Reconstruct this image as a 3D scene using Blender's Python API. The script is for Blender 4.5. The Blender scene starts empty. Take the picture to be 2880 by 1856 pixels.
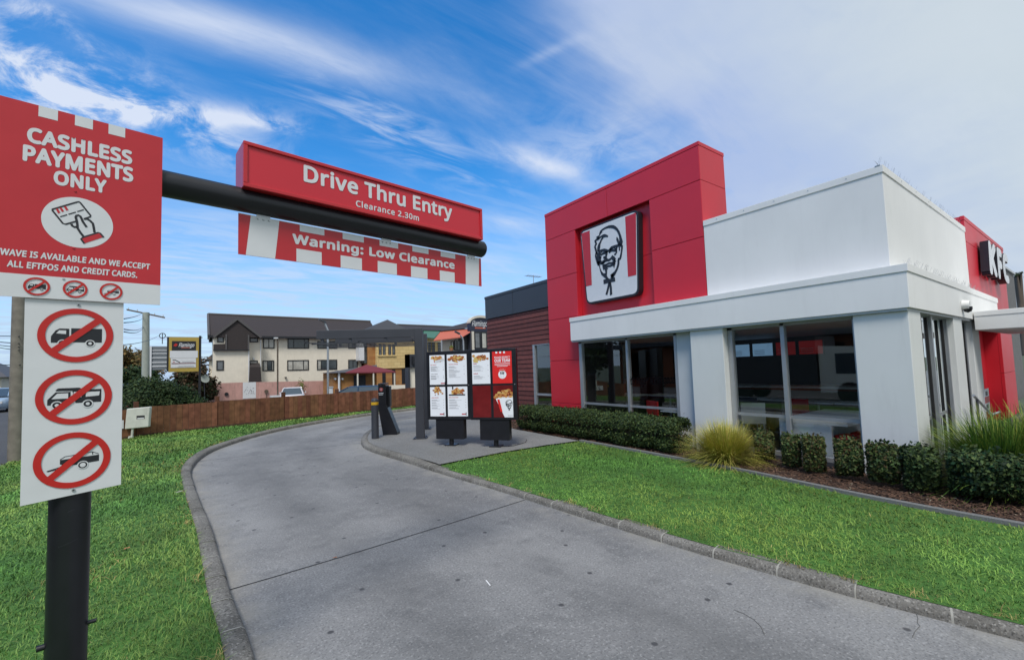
import bpy, math, random
import numpy as np
from mathutils import Vector, Matrix
random.seed(7); RNG = np.random.default_rng(7)
SC = bpy.context.scene; COL = SC.collection
R = math.radians
# ------------------------------------------------------------------ camera
H = 1.75                                    # eye height, metres
F, CX, CY = 1214.66, 1440.0, 960.85         # focal length and principal point in photo pixels (2880 x 1856)
CAM = np.array([[0.817, -0.5765, -0.0322], [0.0081, 0.0672, -0.9977], [0.5767, 0.8148, 0.0595]])
q, r_ = np.linalg.qr(CAM.T); CAM = (q*np.sign(np.diag(r_))).T     # rows: right, down, forward
cam = bpy.data.objects.new('camera', bpy.data.cameras.new('camera')); COL.objects.link(cam)
cam.data.sensor_width = 36; cam.data.lens = F/2880*36; cam.data.shift_y = (CY-928)/2880
cam.data.clip_start = .05; cam.data.clip_end = 3000
m4 = Matrix.Identity(4)
for i in range(3):
    m4[i][0] = CAM[0][i]; m4[i][1] = -CAM[1][i]; m4[i][2] = -CAM[2][i]
m4.translation = (0, 0, H); cam.matrix_world = m4
SC.camera = cam
def ray(p): return CAM.T @ np.array([(p[0]-CX)/F, (p[1]-CY)/F, 1.0])
CP = np.array([0, 0, H])
def at_x(p, x): r = ray(p); return CP + r*x/r[0]
def at_y(p, y): r = ray(p); return CP + r*y/r[1]
def at_z(p, z): r = ray(p); return CP + r*(z-H)/r[2]
# ------------------------------------------------------------------ world, sun, exposure
SUN_EL, SUN_AZ = 57, 219                    # azimuth clockwise from +y
SC.view_settings.view_transform = 'Standard'; SC.view_settings.look = 'None'
SC.view_settings.exposure = 0.42; SC.view_settings.gamma = 1
W = bpy.data.worlds.new('World'); SC.world = W; W.use_nodes = True
def build_world():
    nt = W.node_tree; N = nt.nodes; L = nt.links; N.clear()
    def nd(t, **k):
        n = N.new(t)
        for a, b in k.items(): setattr(n, a, b)
        return n
    def setin(n, i, v):
        if hasattr(v, 'is_linked') or hasattr(v, 'links'): L.new(v, n.inputs[i])
        else: n.inputs[i].default_value = v
    def mth(op, a, b=None, c=None, clamp=False):
        n = nd('ShaderNodeMath', operation=op, use_clamp=clamp); setin(n, 0, a)
        if b is not None: setin(n, 1, b)
        if c is not None: setin(n, 2, c)
        return n.outputs[0]
    def vm(op, a, b=None):
        n = nd('ShaderNodeVectorMath', operation=op); setin(n, 0, a)
        if b is not None: setin(n, 1, b)
        return n.outputs['Value'] if op in ('DOT_PRODUCT', 'LENGTH') else n.outputs[0]
    def noise(v, scale, detail=6, rough=.6, dist=0.):
        n = nd('ShaderNodeTexNoise'); setin(n, 'Vector', v)
        n.inputs['Scale'].default_value = scale; n.inputs['Detail'].default_value = detail
        n.inputs['Roughness'].default_value = rough; n.inputs['Distortion'].default_value = dist
        return n.outputs['Fac']
    def ss(x, a, b):
        n = nd('ShaderNodeMapRange', interpolation_type='SMOOTHSTEP', clamp=True); setin(n, 0, x)
        n.inputs[1].default_value = a; n.inputs[2].default_value = b
        return n.outputs[0]
    def mix(f, a, b):
        n = nd('ShaderNodeMix', data_type='RGBA'); setin(n, 0, f)
        setin(n, 6, a); setin(n, 7, b); return n.outputs[2]
    D = nd('ShaderNodeTexCoord').outputs['Generated']
    sky = nd('ShaderNodeTexSky', sky_type='NISHITA', sun_disc=False)
    sky.sun_elevation = R(SUN_EL); sky.sun_rotation = R(SUN_AZ)
    sky.air_density = 1.0; sky.dust_density = .35; sky.ozone_density = 3.0
    hs = nd('ShaderNodeHueSaturation'); L.new(sky.outputs[0], hs.inputs['Color'])
    hs.inputs['Hue'].default_value = .5; hs.inputs['Saturation'].default_value = 1.40; hs.inputs['Value'].default_value = 1.10
    sep = nd('ShaderNodeSeparateXYZ'); L.new(D, sep.inputs[0])
    dz = mth('MAXIMUM', sep.outputs[2], 0.0)
    inv = mth('DIVIDE', 1.0, mth('ADD', dz, .13))
    comb = nd('ShaderNodeCombineXYZ')
    setin(comb, 0, mth('MULTIPLY', sep.outputs[0], inv)); setin(comb, 1, mth('MULTIPLY', sep.outputs[1], inv))
    P = comb.outputs[0]                          # position on a flat cloud deck
    rot = nd('ShaderNodeMapping'); L.new(P, rot.inputs[0]); rot.inputs['Rotation'].default_value = (0, 0, R(-32)); rot.inputs['Scale'].default_value = (.55, 1.9, 1)
    n1 = noise(rot.outputs[0], 1.3, 9, .62, .5)      # streaky cirrus
    n2 = noise(P, 2.6, 9, .66, .3)                   # lumpy cloud
    n3 = noise(rot.outputs[0], 4.2, 8, .6, 1.0); n5 = noise(P, 5.2, 9, .66, .6)
    tot = None
    def blob(px, py, ex, ey, ang, amp, nz, lo, hi):
        """one cloud: centre and extents as a direction in the sky (degrees), textured by noise"""
        nonlocal tot
        c = ray((px, py)); c = c/np.linalg.norm(c)
        right = CAM[0]-c*np.dot(CAM[0], c); right /= np.linalg.norm(right); up = np.cross(right, c)
        if np.dot(up, CAM[1]) > 0: up = -up
        a = R(ang); t1 = math.cos(a)*right+math.sin(a)*up; t2 = -math.sin(a)*right+math.cos(a)*up
        u = mth('MULTIPLY', vm('DOT_PRODUCT', D, tuple(t1)), 1/R(ex)); v = mth('MULTIPLY', vm('DOT_PRODUCT', D, tuple(t2)), 1/R(ey))
        rr = mth('ADD', mth('MULTIPLY', u, u), mth('MULTIPLY', v, v))
        g = mth('POWER', 2.718, mth('MULTIPLY', rr, -1.0))
        g = mth('MULTIPLY', g, ss(vm('DOT_PRODUCT', D, tuple(c)), .0, .3))
        f = mth('MULTIPLY', mth('MULTIPLY', g, amp), ss(nz, lo, hi))
        tot = f if tot is None else mth('ADD', tot, f)
    for b in BLOBS:
        blob(*b[:6], {1: n1, 2: n5, 3: n3}[b[6]], b[7], b[8])
    # great soft bank filling the right half of the view
    e1 = ray((1430, 0)); e2 = ray((1800, 480)); nrm = np.cross(e1, e2); nrm /= np.linalg.norm(nrm)
    if np.dot(nrm, ray((2400, 200))) < 0: nrm = -nrm
    s = vm('DOT_PRODUCT', D, tuple(nrm)); n4 = noise(P, 1.1, 5, .55, .2)
    s = mth('ADD', s, mth('MULTIPLY', mth('SUBTRACT', n4, .5), .30)); s = mth('ADD', s, mth('MULTIPLY', mth('SUBTRACT', n1, .5), .10))
    bank = mth('MULTIPLY', ss(s, -.05, .15), .90)
    bank = mth('ADD', bank, mth('MULTIPLY', mth('MULTIPLY', ss(s, -.34, .10), ss(n1, .36, .66)), .34))
    low = mth('SUBTRACT', 1.0, ss(dz, .03, .46)); vlow = mth('SUBTRACT', 1.0, ss(dz, .0, .16))
    hz = mth('MULTIPLY', low, mth('ADD', .74, mth('MULTIPLY', ss(n3, .40, .62), .25)))   # thin layer low down
    wis = mth('MULTIPLY', ss(n1, .50, .82), .15)
    base = mix(mth('MINIMUM', mth('MAXIMUM', hz, mth('MULTIPLY', vlow, .97)), .97), hs.outputs[0], (2.35, 3.15, 4.3, 1))
    bankc = mix(ss(s, .08, .50), (2.15, 2.70, 4.0, 1), (3.1, 3.50, 3.75, 1)); bankc = mix(mth('MULTIPLY', ss(n4, .42, .66), .35), bankc, (3.3, 3.65, 4.05, 1)); bankc = mix(mth('MULTIPLY', ss(n2, .48, .72), .16), bankc, (2.1, 2.6, 3.6, 1))
    out = mix(mth('MINIMUM', bank, .96), base, bankc)
    out = mix(mth('MINIMUM', mth('ADD', tot, wis), .92), out, (3.7, 4.05, 4.75, 1))
    bg = nd('ShaderNodeBackground'); L.new(out, bg.inputs[0]); bg.inputs[1].default_value = .15
    o = nd('ShaderNodeOutputWorld'); L.new(bg.outputs[0], o.inputs[0])
#        px    py   ex  ey  ang  amp noise lo  hi
BLOBS = [(480, 40, 10, 1.5, -14, .46, 1, .25, .6), (800, 140, 12, 2.0, -15, .42, 1, .25, .62), (1250, 260, 12, 2.6, -20, .22, 1, .3, .65),
         (40, 150, 5, 3.5, -10, .75, 2, .42, .72), (150, 230, 7, 3.0, -12, .70, 2, .42, .70), (230, 285, 5, 1.2, -6, .75, 2, .36, .64), (130, 42, 1.5, .8, -15, .7, 2, .3, .6),
         (215, 105, 3.6, .7, -35, .5, 2, .38, .66), (400, 300, 3, 1.2, -10, .4, 2, .35, .7), (540, 325, 8.0, 1.2, -3, .85, 2, .32, .60), (600, 400, 9, 2.2, -22, .62, 2, .40, .68),
         (760, 352, 3.2, .6, -10, .5, 2, .35, .6), (1000, 300, 12, 2.8, -30, .30, 3, .42, .7), (1180, 400, 12, 2.5, -28, .36, 3, .42, .7),
         (560, 760, 26, 6, 0, .32, 3, .38, .65), (1100, 660, 20, 5, -12, .30, 1, .3, .65),
         (1500, 455, 7.0, 1.3, -16, .80, 1, .28, .55), (1560, 140, 3.5, .5, 22, .35, 1, .3, .6), (1480, 635, 6, 1.0, -10, .6, 1, .28, .6), (1680, 420, 8, 4, 0, .35, 2, .35, .65)]
build_world()
sl = bpy.data.lights.new('sun', 'SUN'); sl.energy = 2.15; sl.angle = R(18); sl.color = (1, .95, .88)
so = bpy.data.objects.new('sun', sl); COL.objects.link(so)
sd = Vector((math.sin(R(SUN_AZ))*math.cos(R(SUN_EL)), math.cos(R(SUN_AZ))*math.cos(R(SUN_EL)), math.sin(R(SUN_EL))))
so.rotation_euler = sd.to_track_quat('Z', 'Y').to_euler(); so.location = (0, 0, 40)
# ------------------------------------------------------------------ materials
def mat(name, col, rough=.5, metal=0., var=.06, vscale=6., bump=0., bscale=40., spec=.5, attr=None, emit=0., coat=0., dirt=0.):
    m = bpy.data.materials.new(name); m.use_nodes = True; nt = m.node_tree; N = nt.nodes; L = nt.links
    b = N['Principled BSDF']; b.inputs['Roughness'].default_value = rough; b.inputs['Metallic'].default_value = metal
    b.inputs['Specular IOR Level'].default_value = spec; b.inputs['Coat Weight'].default_value = coat
    tc = N.new('ShaderNodeTexCoord')
    no = N.new('ShaderNodeTexNoise'); no.inputs['Scale'].default_value = vscale; no.inputs['Detail'].default_value = 6; L.new(tc.outputs['Object'], no.inputs['Vector'])
    mr = N.new('ShaderNodeMapRange'); L.new(no.outputs['Fac'], mr.inputs[0]); mr.inputs[1].default_value = .25; mr.inputs[2].default_value = .75
    mr.inputs[3].default_value = 1-var; mr.inputs[4].default_value = 1+var
    vmn = N.new('ShaderNodeVectorMath'); vmn.operation = 'SCALE'; L.new(mr.outputs[0], vmn.inputs['Scale'])
    if attr:
        a = N.new('ShaderNodeAttribute'); a.attribute_name = attr; L.new(a.outputs['Color'], vmn.inputs[0])
    else: vmn.inputs[0].default_value = col[:3]
    src = vmn.outputs[0]
    if dirt:
        n2 = N.new('ShaderNodeTexNoise'); n2.inputs['Scale'].default_value = 3.; n2.inputs['Detail'].default_value = 8; n2.inputs['Roughness'].default_value = .7
        mp = N.new('ShaderNodeMapping'); mp.inputs['Scale'].default_value = (2.2, 2.2, .35); L.new(tc.outputs['Object'], mp.inputs[0]); L.new(mp.outputs[0], n2.inputs['Vector'])
        r2 = N.new('ShaderNodeMapRange'); L.new(n2.outputs['Fac'], r2.inputs[0]); r2.inputs[1].default_value = .5; r2.inputs[2].default_value = .8; r2.inputs[4].default_value = dirt
        mx = N.new('ShaderNodeMix'); mx.data_type = 'RGBA'; L.new(r2.outputs[0], mx.inputs[0]); L.new(src, mx.inputs[6]); mx.inputs[7].default_value = (.10, .095, .08, 1); src = mx.outputs[2]
    L.new(src, b.inputs['Base Color'])
    r3 = N.new('ShaderNodeMapRange'); L.new(no.outputs['Fac'], r3.inputs[0]); r3.inputs[3].default_value = max(0, rough-.08); r3.inputs[4].default_value = min(1, rough+.08); L.new(r3.outputs[0], b.inputs['Roughness'])
    if bump:
        nb = N.new('ShaderNodeTexNoise'); nb.inputs['Scale'].default_value = bscale; nb.inputs['Detail'].default_value = 5; L.new(tc.outputs['Object'], nb.inputs['Vector'])
        bp = N.new('ShaderNodeBump'); bp.inputs['Strength'].default_value = bump; bp.inputs['Distance'].default_value = .01; L.new(nb.outputs['Fac'], bp.inputs['Height']); L.new(bp.outputs[0], b.inputs['Normal'])
    if emit:
        L.new(src, b.inputs['Emission Color']); b.inputs['Emission Strength'].default_value = emit
    return m
def ground_mat(name, c1, c2, c3, speck=.35, speck_scale=160, stain=.5, bump=.35, rough=.85, spots=True, big=.35, lane=False):
    """poured / rolled surface: cloudy patches, fine aggregate, blotches and dark spots"""
    m = bpy.data.materials.new(name); m.use_nodes = True; nt = m.node_tree; N = nt.nodes; L = nt.links; b = N['Principled BSDF']
    b.inputs['Roughness'].default_value = rough; b.inputs['Specular IOR Level'].default_value = .35
    tc = N.new('ShaderNodeTexCoord').outputs['Object']
    def noise(s, d=6, r=.6, sc=None):
        n = N.new('ShaderNodeTexNoise'); n.inputs['Scale'].default_value = s; n.inputs['Detail'].default_value = d; n.inputs['Roughness'].default_value = r
        if sc:
            mp = N.new('ShaderNodeMapping'); mp.inputs['Scale'].default_value = sc; L.new(tc, mp.inputs[0]); L.new(mp.outputs[0], n.inputs['Vector'])
        else: L.new(tc, n.inputs['Vector'])
        return n.outputs['Fac']
    def rng(x, a, b_, c=0., d=1.):
        n = N.new('ShaderNodeMapRange'); L.new(x, n.inputs[0]); n.inputs[1].default_value = a; n.inputs[2].default_value = b_; n.inputs[3].default_value = c; n.inputs[4].default_value = d; return n.outputs[0]
    def mix(f, a, b_, bt='MIX'):
        n = N.new('ShaderNodeMix'); n.data_type = 'RGBA'; n.blend_type = bt
        if isinstance(f, float): n.inputs[0].default_value = f
        else: L.new(f, n.inputs[0])
        for i, v in ((6, a), (7, b_)):
            if isinstance(v, tuple): n.inputs[i].default_value = (*v[:3], 1)
            else: L.new(v, n.inputs[i])
        return n.outputs[2]
    c = mix(rng(noise(big, 7, .62, (1, .55, 1)), .34, .66), c1, c2)
    c = mix(rng(noise(2.3, 8, .7), .50, .72, 0, stain), c, c3); c = mix(rng(noise(9., 6, .7), .52, .70, 0, stain*.6), c, tuple(min(.8, x*1.25) for x in c2))
    f = noise(speck_scale, 2, .5)
    c = mix(rng(f, .52, .68, 0, speck), c, tuple(x*.35 for x in c1))
    c = mix(rng(noise(speck_scale*.8, 2, .5), .56, .7, 0, speck*.8), c, tuple(min(.8, x*1.75) for x in c2))
    if spots:
        v = N.new('ShaderNodeTexVoronoi'); v.voronoi_dimensions = '2D'; v.inputs['Scale'].default_value = 1.3; L.new(tc, v.inputs['Vector'])
        c = mix(rng(v.outputs['Distance'], .020, .034, .8, 0), c, (.03, .03, .035))
    if lane:                                  # worn wheel tracks and a dusty margin, across the lane (attribute 0..1)
        at = N.new('ShaderNodeAttribute'); at.attribute_name = 'Col'; t = N.new('ShaderNodeSeparateColor'); L.new(at.outputs['Color'], t.inputs[0]); t = t.outputs[0]
        def band(c0, w0):
            a = N.new('ShaderNodeMath'); a.operation = 'SUBTRACT'; L.new(t, a.inputs[0]); a.inputs[1].default_value = c0
            a2 = N.new('ShaderNodeMath'); a2.operation = 'ABSOLUTE'; L.new(a.outputs[0], a2.inputs[0]); return rng(a2.outputs[0], 0, w0, 1, 0)
        for c0 in (.30, .66):
            m2 = N.new('ShaderNodeMath'); m2.operation = 'MULTIPLY'; L.new(band(c0, .17), m2.inputs[0]); L.new(rng(noise(.9, 5, .6), .3, .7, .05, .55), m2.inputs[1]); c = mix(m2.outputs[0], c, tuple(x*.62 for x in c1))
        for c0 in (0., 1.):
            m2 = N.new('ShaderNodeMath'); m2.operation = 'MULTIPLY'; L.new(band(c0, .10), m2.inputs[0]); L.new(rng(noise(3., 6, .65), .4, .65, 0, .75), m2.inputs[1]); c = mix(m2.outputs[0], c, (.30, .285, .25))
    L.new(c, b.inputs['Base Color'])
    bp = N.new('ShaderNodeBump'); bp.inputs['Strength'].default_value = bump; bp.inputs['Distance'].default_value = .004; L.new(f, bp.inputs['Height']); L.new(bp.outputs[0], b.inputs['Normal'])
    return m
M = {}
M['red'] = mat('red_panel', (.57, .020, .036), .42, var=.05, vscale=1.5)
M['redsign'] = mat('red_sign', (.50, .020, .028), .32, var=.05, vscale=9)
M['redink'] = mat('red_ink', (.50, .016, .012), .4)
M['white'] = mat('white_render', (.765, .765, .75), .6, var=.045, vscale=1.2, bump=.06, bscale=300, dirt=.06)
M['whitesign'] = mat('white_sign', (.66, .675, .70), .35, var=.03, vscale=12)
M['column'] = mat('grey_white_render', (.66, .675, .66), .65, var=.035, vscale=1.4, bump=.05, bscale=300, dirt=.10)
M['ltgrey'] = mat('light_grey_panel', (.50, .53, .55), .5, var=.03)
M['alu'] = mat('aluminium', (.42, .44, .46), .38, .6, var=.05)
M['char'] = mat('charcoal_metal', (.040, .044, .056), .48, var=.08, vscale=3)
M['black'] = mat('black_paint', (.0095, .010, .014), .38, var=.15, vscale=8)
M['decal'] = mat('black_decal', (.003, .003, .004), .8, spec=.1)
M['crackgrey'] = mat('crack_dirt', (.09, .088, .08), .9)
M['ink'] = mat('black_ink', (.014, .015, .020), .45)
M['darkgap'] = mat('dark_gap', (.012, .012, .013), .8)
M['yellow'] = mat('yellow_band', (.62, .36, .015), .45)
M['fence'] = mat('fence_boards', None, .85, attr='Col', var=.35, vscale=7, bump=.5, bscale=22, spec=.2)
M['clad'] = mat('timber_cladding', None, .65, attr='Col', var=.22, vscale=7, bump=.3, bscale=60, spec=.32)
M['leaf'] = mat('leaves', None, .62, attr='Col', var=.25, vscale=30, spec=.16)
M['blade'] = mat('grass_blades', None, .6, attr='Col', var=.22, vscale=2.0, spec=.2)
M['chip'] = mat('bark_chips', None, .85, attr='Col', var=.2, vscale=30)
M['bark'] = mat('trunk_bark', (.11, .085, .065), .9, var=.3, vscale=20, bump=.6)
M['pole'] = mat('weathered_timber', (.20, .185, .155), .85, var=.3, vscale=5, bump=.5, bscale=12)
M['cpole'] = mat('concrete_pole', (.33, .36, .32), .85, var=.1, vscale=4)
M['cream'] = mat('cream_stucco', (.76, .70, .59), .8, var=.05, vscale=2, bump=.1, bscale=150, dirt=.10)
M['cream2'] = mat('cream_trim', (.62, .58, .50), .7)
M['roof'] = mat('brown_tiles', (.034, .026, .026), .75, var=.25, vscale=8, bump=.6, bscale=6)
M['darkslate'] = mat('dark_slate', (.05, .05, .052), .75, var=.2, vscale=5)
M['meter'] = mat('grimy_white', (.58, .60, .55), .6, var=.12, vscale=5, dirt=.25)
M['rooftrim'] = mat('roof_trim', (.085, .080, .082), .6)
M['pink'] = mat('pink_wall', (.52, .30, .265), .85, var=.12, vscale=2, dirt=.55)
M['brick'] = None
M['winframe'] = mat('dark_window_frame', (.014, .014, .016), .4)
M['curtain'] = mat('curtain', (.62, .60, .55), .8, var=.1, vscale=10)
M['maroon'] = mat('maroon_canvas', (.15, .020, .03), .75)
M['awning'] = mat('orange_awning', (.46, .12, .08), .7)
M['greenroof'] = mat('green_roof', (.055, .155, .115), .5)
M['gold'] = mat('gold_panel', (.42, .30, .06), .45)
M['navy'] = mat('navy_panel', (.022, .028, .055), .45)
M['greyslat'] = mat('grey_slats', (.16, .18, .20), .6)
M['greystone'] = mat('grey_block', (.14, .14, .14), .85, var=.2, vscale=6)
M['whitecar'] = mat('white_car_paint', (.60, .58, .60), .25, coat=.6)
M['bluecar'] = mat('blue_car_paint', (.022, .058, .12), .5, spec=.2)
M['skycar'] = mat('pale_blue_car_paint', (.30, .40, .52), .25, coat=.6)
M['darkcar'] = mat('dark_car_paint', (.02, .02, .025), .3, coat=.5)
M['tyre'] = mat('tyre', (.014, .014, .014), .8)
M['carglass'] = mat('car_glass', (.05, .075, .10), .08, spec=.8)
M['lampred'] = mat('red_lamp', (.35, .012, .012), .2)
M['lampclear'] = mat('clear_lamp', (.6, .62, .64), .15)
M['tablewhite'] = mat('white_laminate', (.82, .82, .80), .35)
M['darkred'] = mat('dark_red_vinyl', (.14, .010, .012), .45)
M['stoolred'] = mat('red_vinyl', (.55, .018, .02), .4)
M['benchor'] = mat('orange_brown_bench', (.26, .075, .025), .5)
M['benchgr'] = mat('green_bench', (.035, .06, .03), .6)
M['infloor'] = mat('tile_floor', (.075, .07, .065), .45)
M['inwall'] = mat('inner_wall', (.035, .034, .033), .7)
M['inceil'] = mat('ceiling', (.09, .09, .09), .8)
M['screen'] = mat('lit_screen', (.22, .40, .62), .3, emit=.38)
M['screenr'] = mat('lit_red_screen', (.40, .02, .02), .3, emit=.12)
M['lamp'] = mat('lit_lamp', (.9, .9, .85), .3, emit=3.0)
M['terra'] = mat('terracotta', (.40, .17, .08), .8)
M['mortar'] = mat('mortar_joint', (.33, .32, .28), .9)
M['kerb'] = ground_mat('kerb_stone', (.125, .118, .103), (.215, .205, .185), (.065, .060, .048), .75, 70, .75, 1.0, .92, False, 2.2)
M['drive'] = ground_mat('driveway_concrete', (.145, .145, .146), (.272, .269, .263), (.104, .105, .107), .48, 62, .65, .6, .85, True, .42, True)
M['pad'] = ground_mat('exposed_aggregate', (.155, .155, .15), (.235, .235, .23), (.12, .12, .115), .8, 90, .4, .6, .9, False)
M['asphalt'] = ground_mat('asphalt', (.055, .056, .06), (.085, .086, .09), (.04, .04, .042), .5, 110, .4, .5, .9, False, .2)
M['strip'] = ground_mat('edging_concrete', (.15, .153, .15), (.21, .21, .205), (.14, .14, .13), .4, 120, .4, .3, .9, False)
M['soil'] = mat('lawn_soil', (.048, .135, .018), .95, var=.35, vscale=5, bump=.4)
M['mulch'] = mat('mulch_soil', (.050, .030, .022), .95, var=.3, vscale=14, bump=.8)
M['earth'] = mat('ground_cover', (.06, .075, .04), .95, var=.35, vscale=.6)
def brick_mat(name, c1, c2, mortar, scale=4.):
    m = bpy.data.materials.new(name); m.use_nodes = True; N = m.node_tree.nodes; L = m.node_tree.links; b = N['Principled BSDF']; b.inputs['Roughness'].default_value = .85
    tc = N.new('ShaderNodeTexCoord'); sp = N.new('ShaderNodeSeparateXYZ'); L.new(tc.outputs['Object'], sp.inputs[0])
    ad = N.new('ShaderNodeMath'); L.new(sp.outputs[0], ad.inputs[0]); L.new(sp.outputs[1], ad.inputs[1])
    cb = N.new('ShaderNodeCombineXYZ'); L.new(ad.outputs[0], cb.inputs[0]); L.new(sp.outputs[2], cb.inputs[1])
    br = N.new('ShaderNodeTexBrick'); L.new(cb.outputs[0], br.inputs['Vector']); br.inputs['Scale'].default_value = scale
    br.inputs['Color1'].default_value = (*c1, 1); br.inputs['Color2'].default_value = (*c2, 1); br.inputs['Mortar'].default_value = (*mortar, 1); br.inputs['Mortar Size'].default_value = .018
    br.inputs['Brick Width'].default_value = 1.6; br.inputs['Row Height'].default_value = .8
    L.new(br.outputs['Color'], b.inputs['Base Color']); return m
M['brick'] = brick_mat('yellow_brick', (.70, .53, .25), (.62, .45, .20), (.24, .17, .08), 1.9)
M['brick2'] = brick_mat('orange_brick', (.42, .21, .07), (.34, .15, .05), (.26, .14, .06), 1.9)
def glass_mat(name, tint, refl=1.0):
    m = bpy.data.materials.new(name); m.use_nodes = True; N = m.node_tree.nodes; L = m.node_tree.links; N.remove(N['Principled BSDF'])
    t = N.new('ShaderNodeBsdfTransparent'); t.inputs[0].default_value = (*tint, 1)
    g = N.new('ShaderNodeBsdfGlossy'); g.inputs['Roughness'].default_value = .015; g.inputs[0].default_value = (.9, .95, .97, 1)
    lw = N.new('ShaderNodeLayerWeight'); lw.inputs['Blend'].default_value = .5; pw = N.new('ShaderNodeMath'); pw.operation = 'POWER'; L.new(lw.outputs['Facing'], pw.inputs[0]); pw.inputs[1].default_value = 5.0
    ma = N.new('ShaderNodeMath'); ma.operation = 'MULTIPLY_ADD'; L.new(pw.outputs[0], ma.inputs[0]); ma.inputs[1].default_value = .96; ma.inputs[2].default_value = .04     # same from both sides
    mu = N.new('ShaderNodeMath'); mu.operation = 'MULTIPLY'; mu.use_clamp = True; L.new(ma.outputs[0], mu.inputs[0]); mu.inputs[1].default_value = refl
    mx = N.new('ShaderNodeMixShader'); L.new(mu.outputs[0], mx.inputs[0]); L.new(t.outputs[0], mx.inputs[1]); L.new(g.outputs[0], mx.inputs[2])
    L.new(mx.outputs[0], N['Material Output'].inputs[0]); return m
M['glass'] = glass_mat('window_glass', (.80, .83, .83), 3.8)
M['glassf'] = glass_mat('pale_window_glass', (.62, .70, .70), 2.6)
def house_glass(name, c):
    return mat(name, c, .08, spec=.8, var=.35, vscale=1.6)
M['pane'] = house_glass('dark_pane', (.045, .055, .06))
M['pane2'] = house_glass('curtained_pane', (.42, .41, .37))
M['pane3'] = house_glass('grey_pane', (.14, .15, .16))
# ------------------------------------------------------------------ mesh helpers
TXT = {}
try:                                        # a clean sans serif bundled with Blender, else its built-in font
    import os
    FONT = bpy.data.fonts.load(os.path.join(bpy.utils.system_resource('DATAFILES'), 'fonts', 'NotoSansHebrew-Regular.ttf.woff2'.replace('.ttf', '')))
except Exception:
    FONT = None
def text_data(s, bold=0., shear=0., space=1.):
    """outline text in a unit box; bold thickens the strokes by layering shifted copies"""
    k = (s, bold, shear, space)
    if k in TXT: return TXT[k]
    cu = bpy.data.curves.new('t', 'FONT'); cu.body = s; cu.size = 1; cu.font = FONT or cu.font; cu.shear = shear; cu.space_character = space; cu.resolution_u = 3
    o = bpy.data.objects.new('t', cu); COL.objects.link(o); dg = bpy.context.evaluated_depsgraph_get(); dg.update()
    me = bpy.data.meshes.new_from_object(o.evaluated_get(dg))
    v0 = np.array([x.co[:] for x in me.vertices]); f0 = [tuple(p.vertices) for p in me.polygons]; v = []; f = []
    for i in range(9 if bold else 1):
        d = np.array([0, 0, i*1.]) if i == 0 else np.array([bold*math.cos(i*math.pi/4), bold*math.sin(i*math.pi/4), i*1.]); f += [tuple(j+len(v0)*i for j in p) for p in f0]; v.append(v0*[1, 1, 0]+d)
    v = np.concatenate(v); bpy.data.objects.remove(o); bpy.data.curves.remove(cu); bpy.data.meshes.remove(me)
    v[:, :2] -= v[:, :2].min(0); v[:, :2] /= v[:, :2].max(0); TXT[k] = (v, f); return TXT[k]
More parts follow.
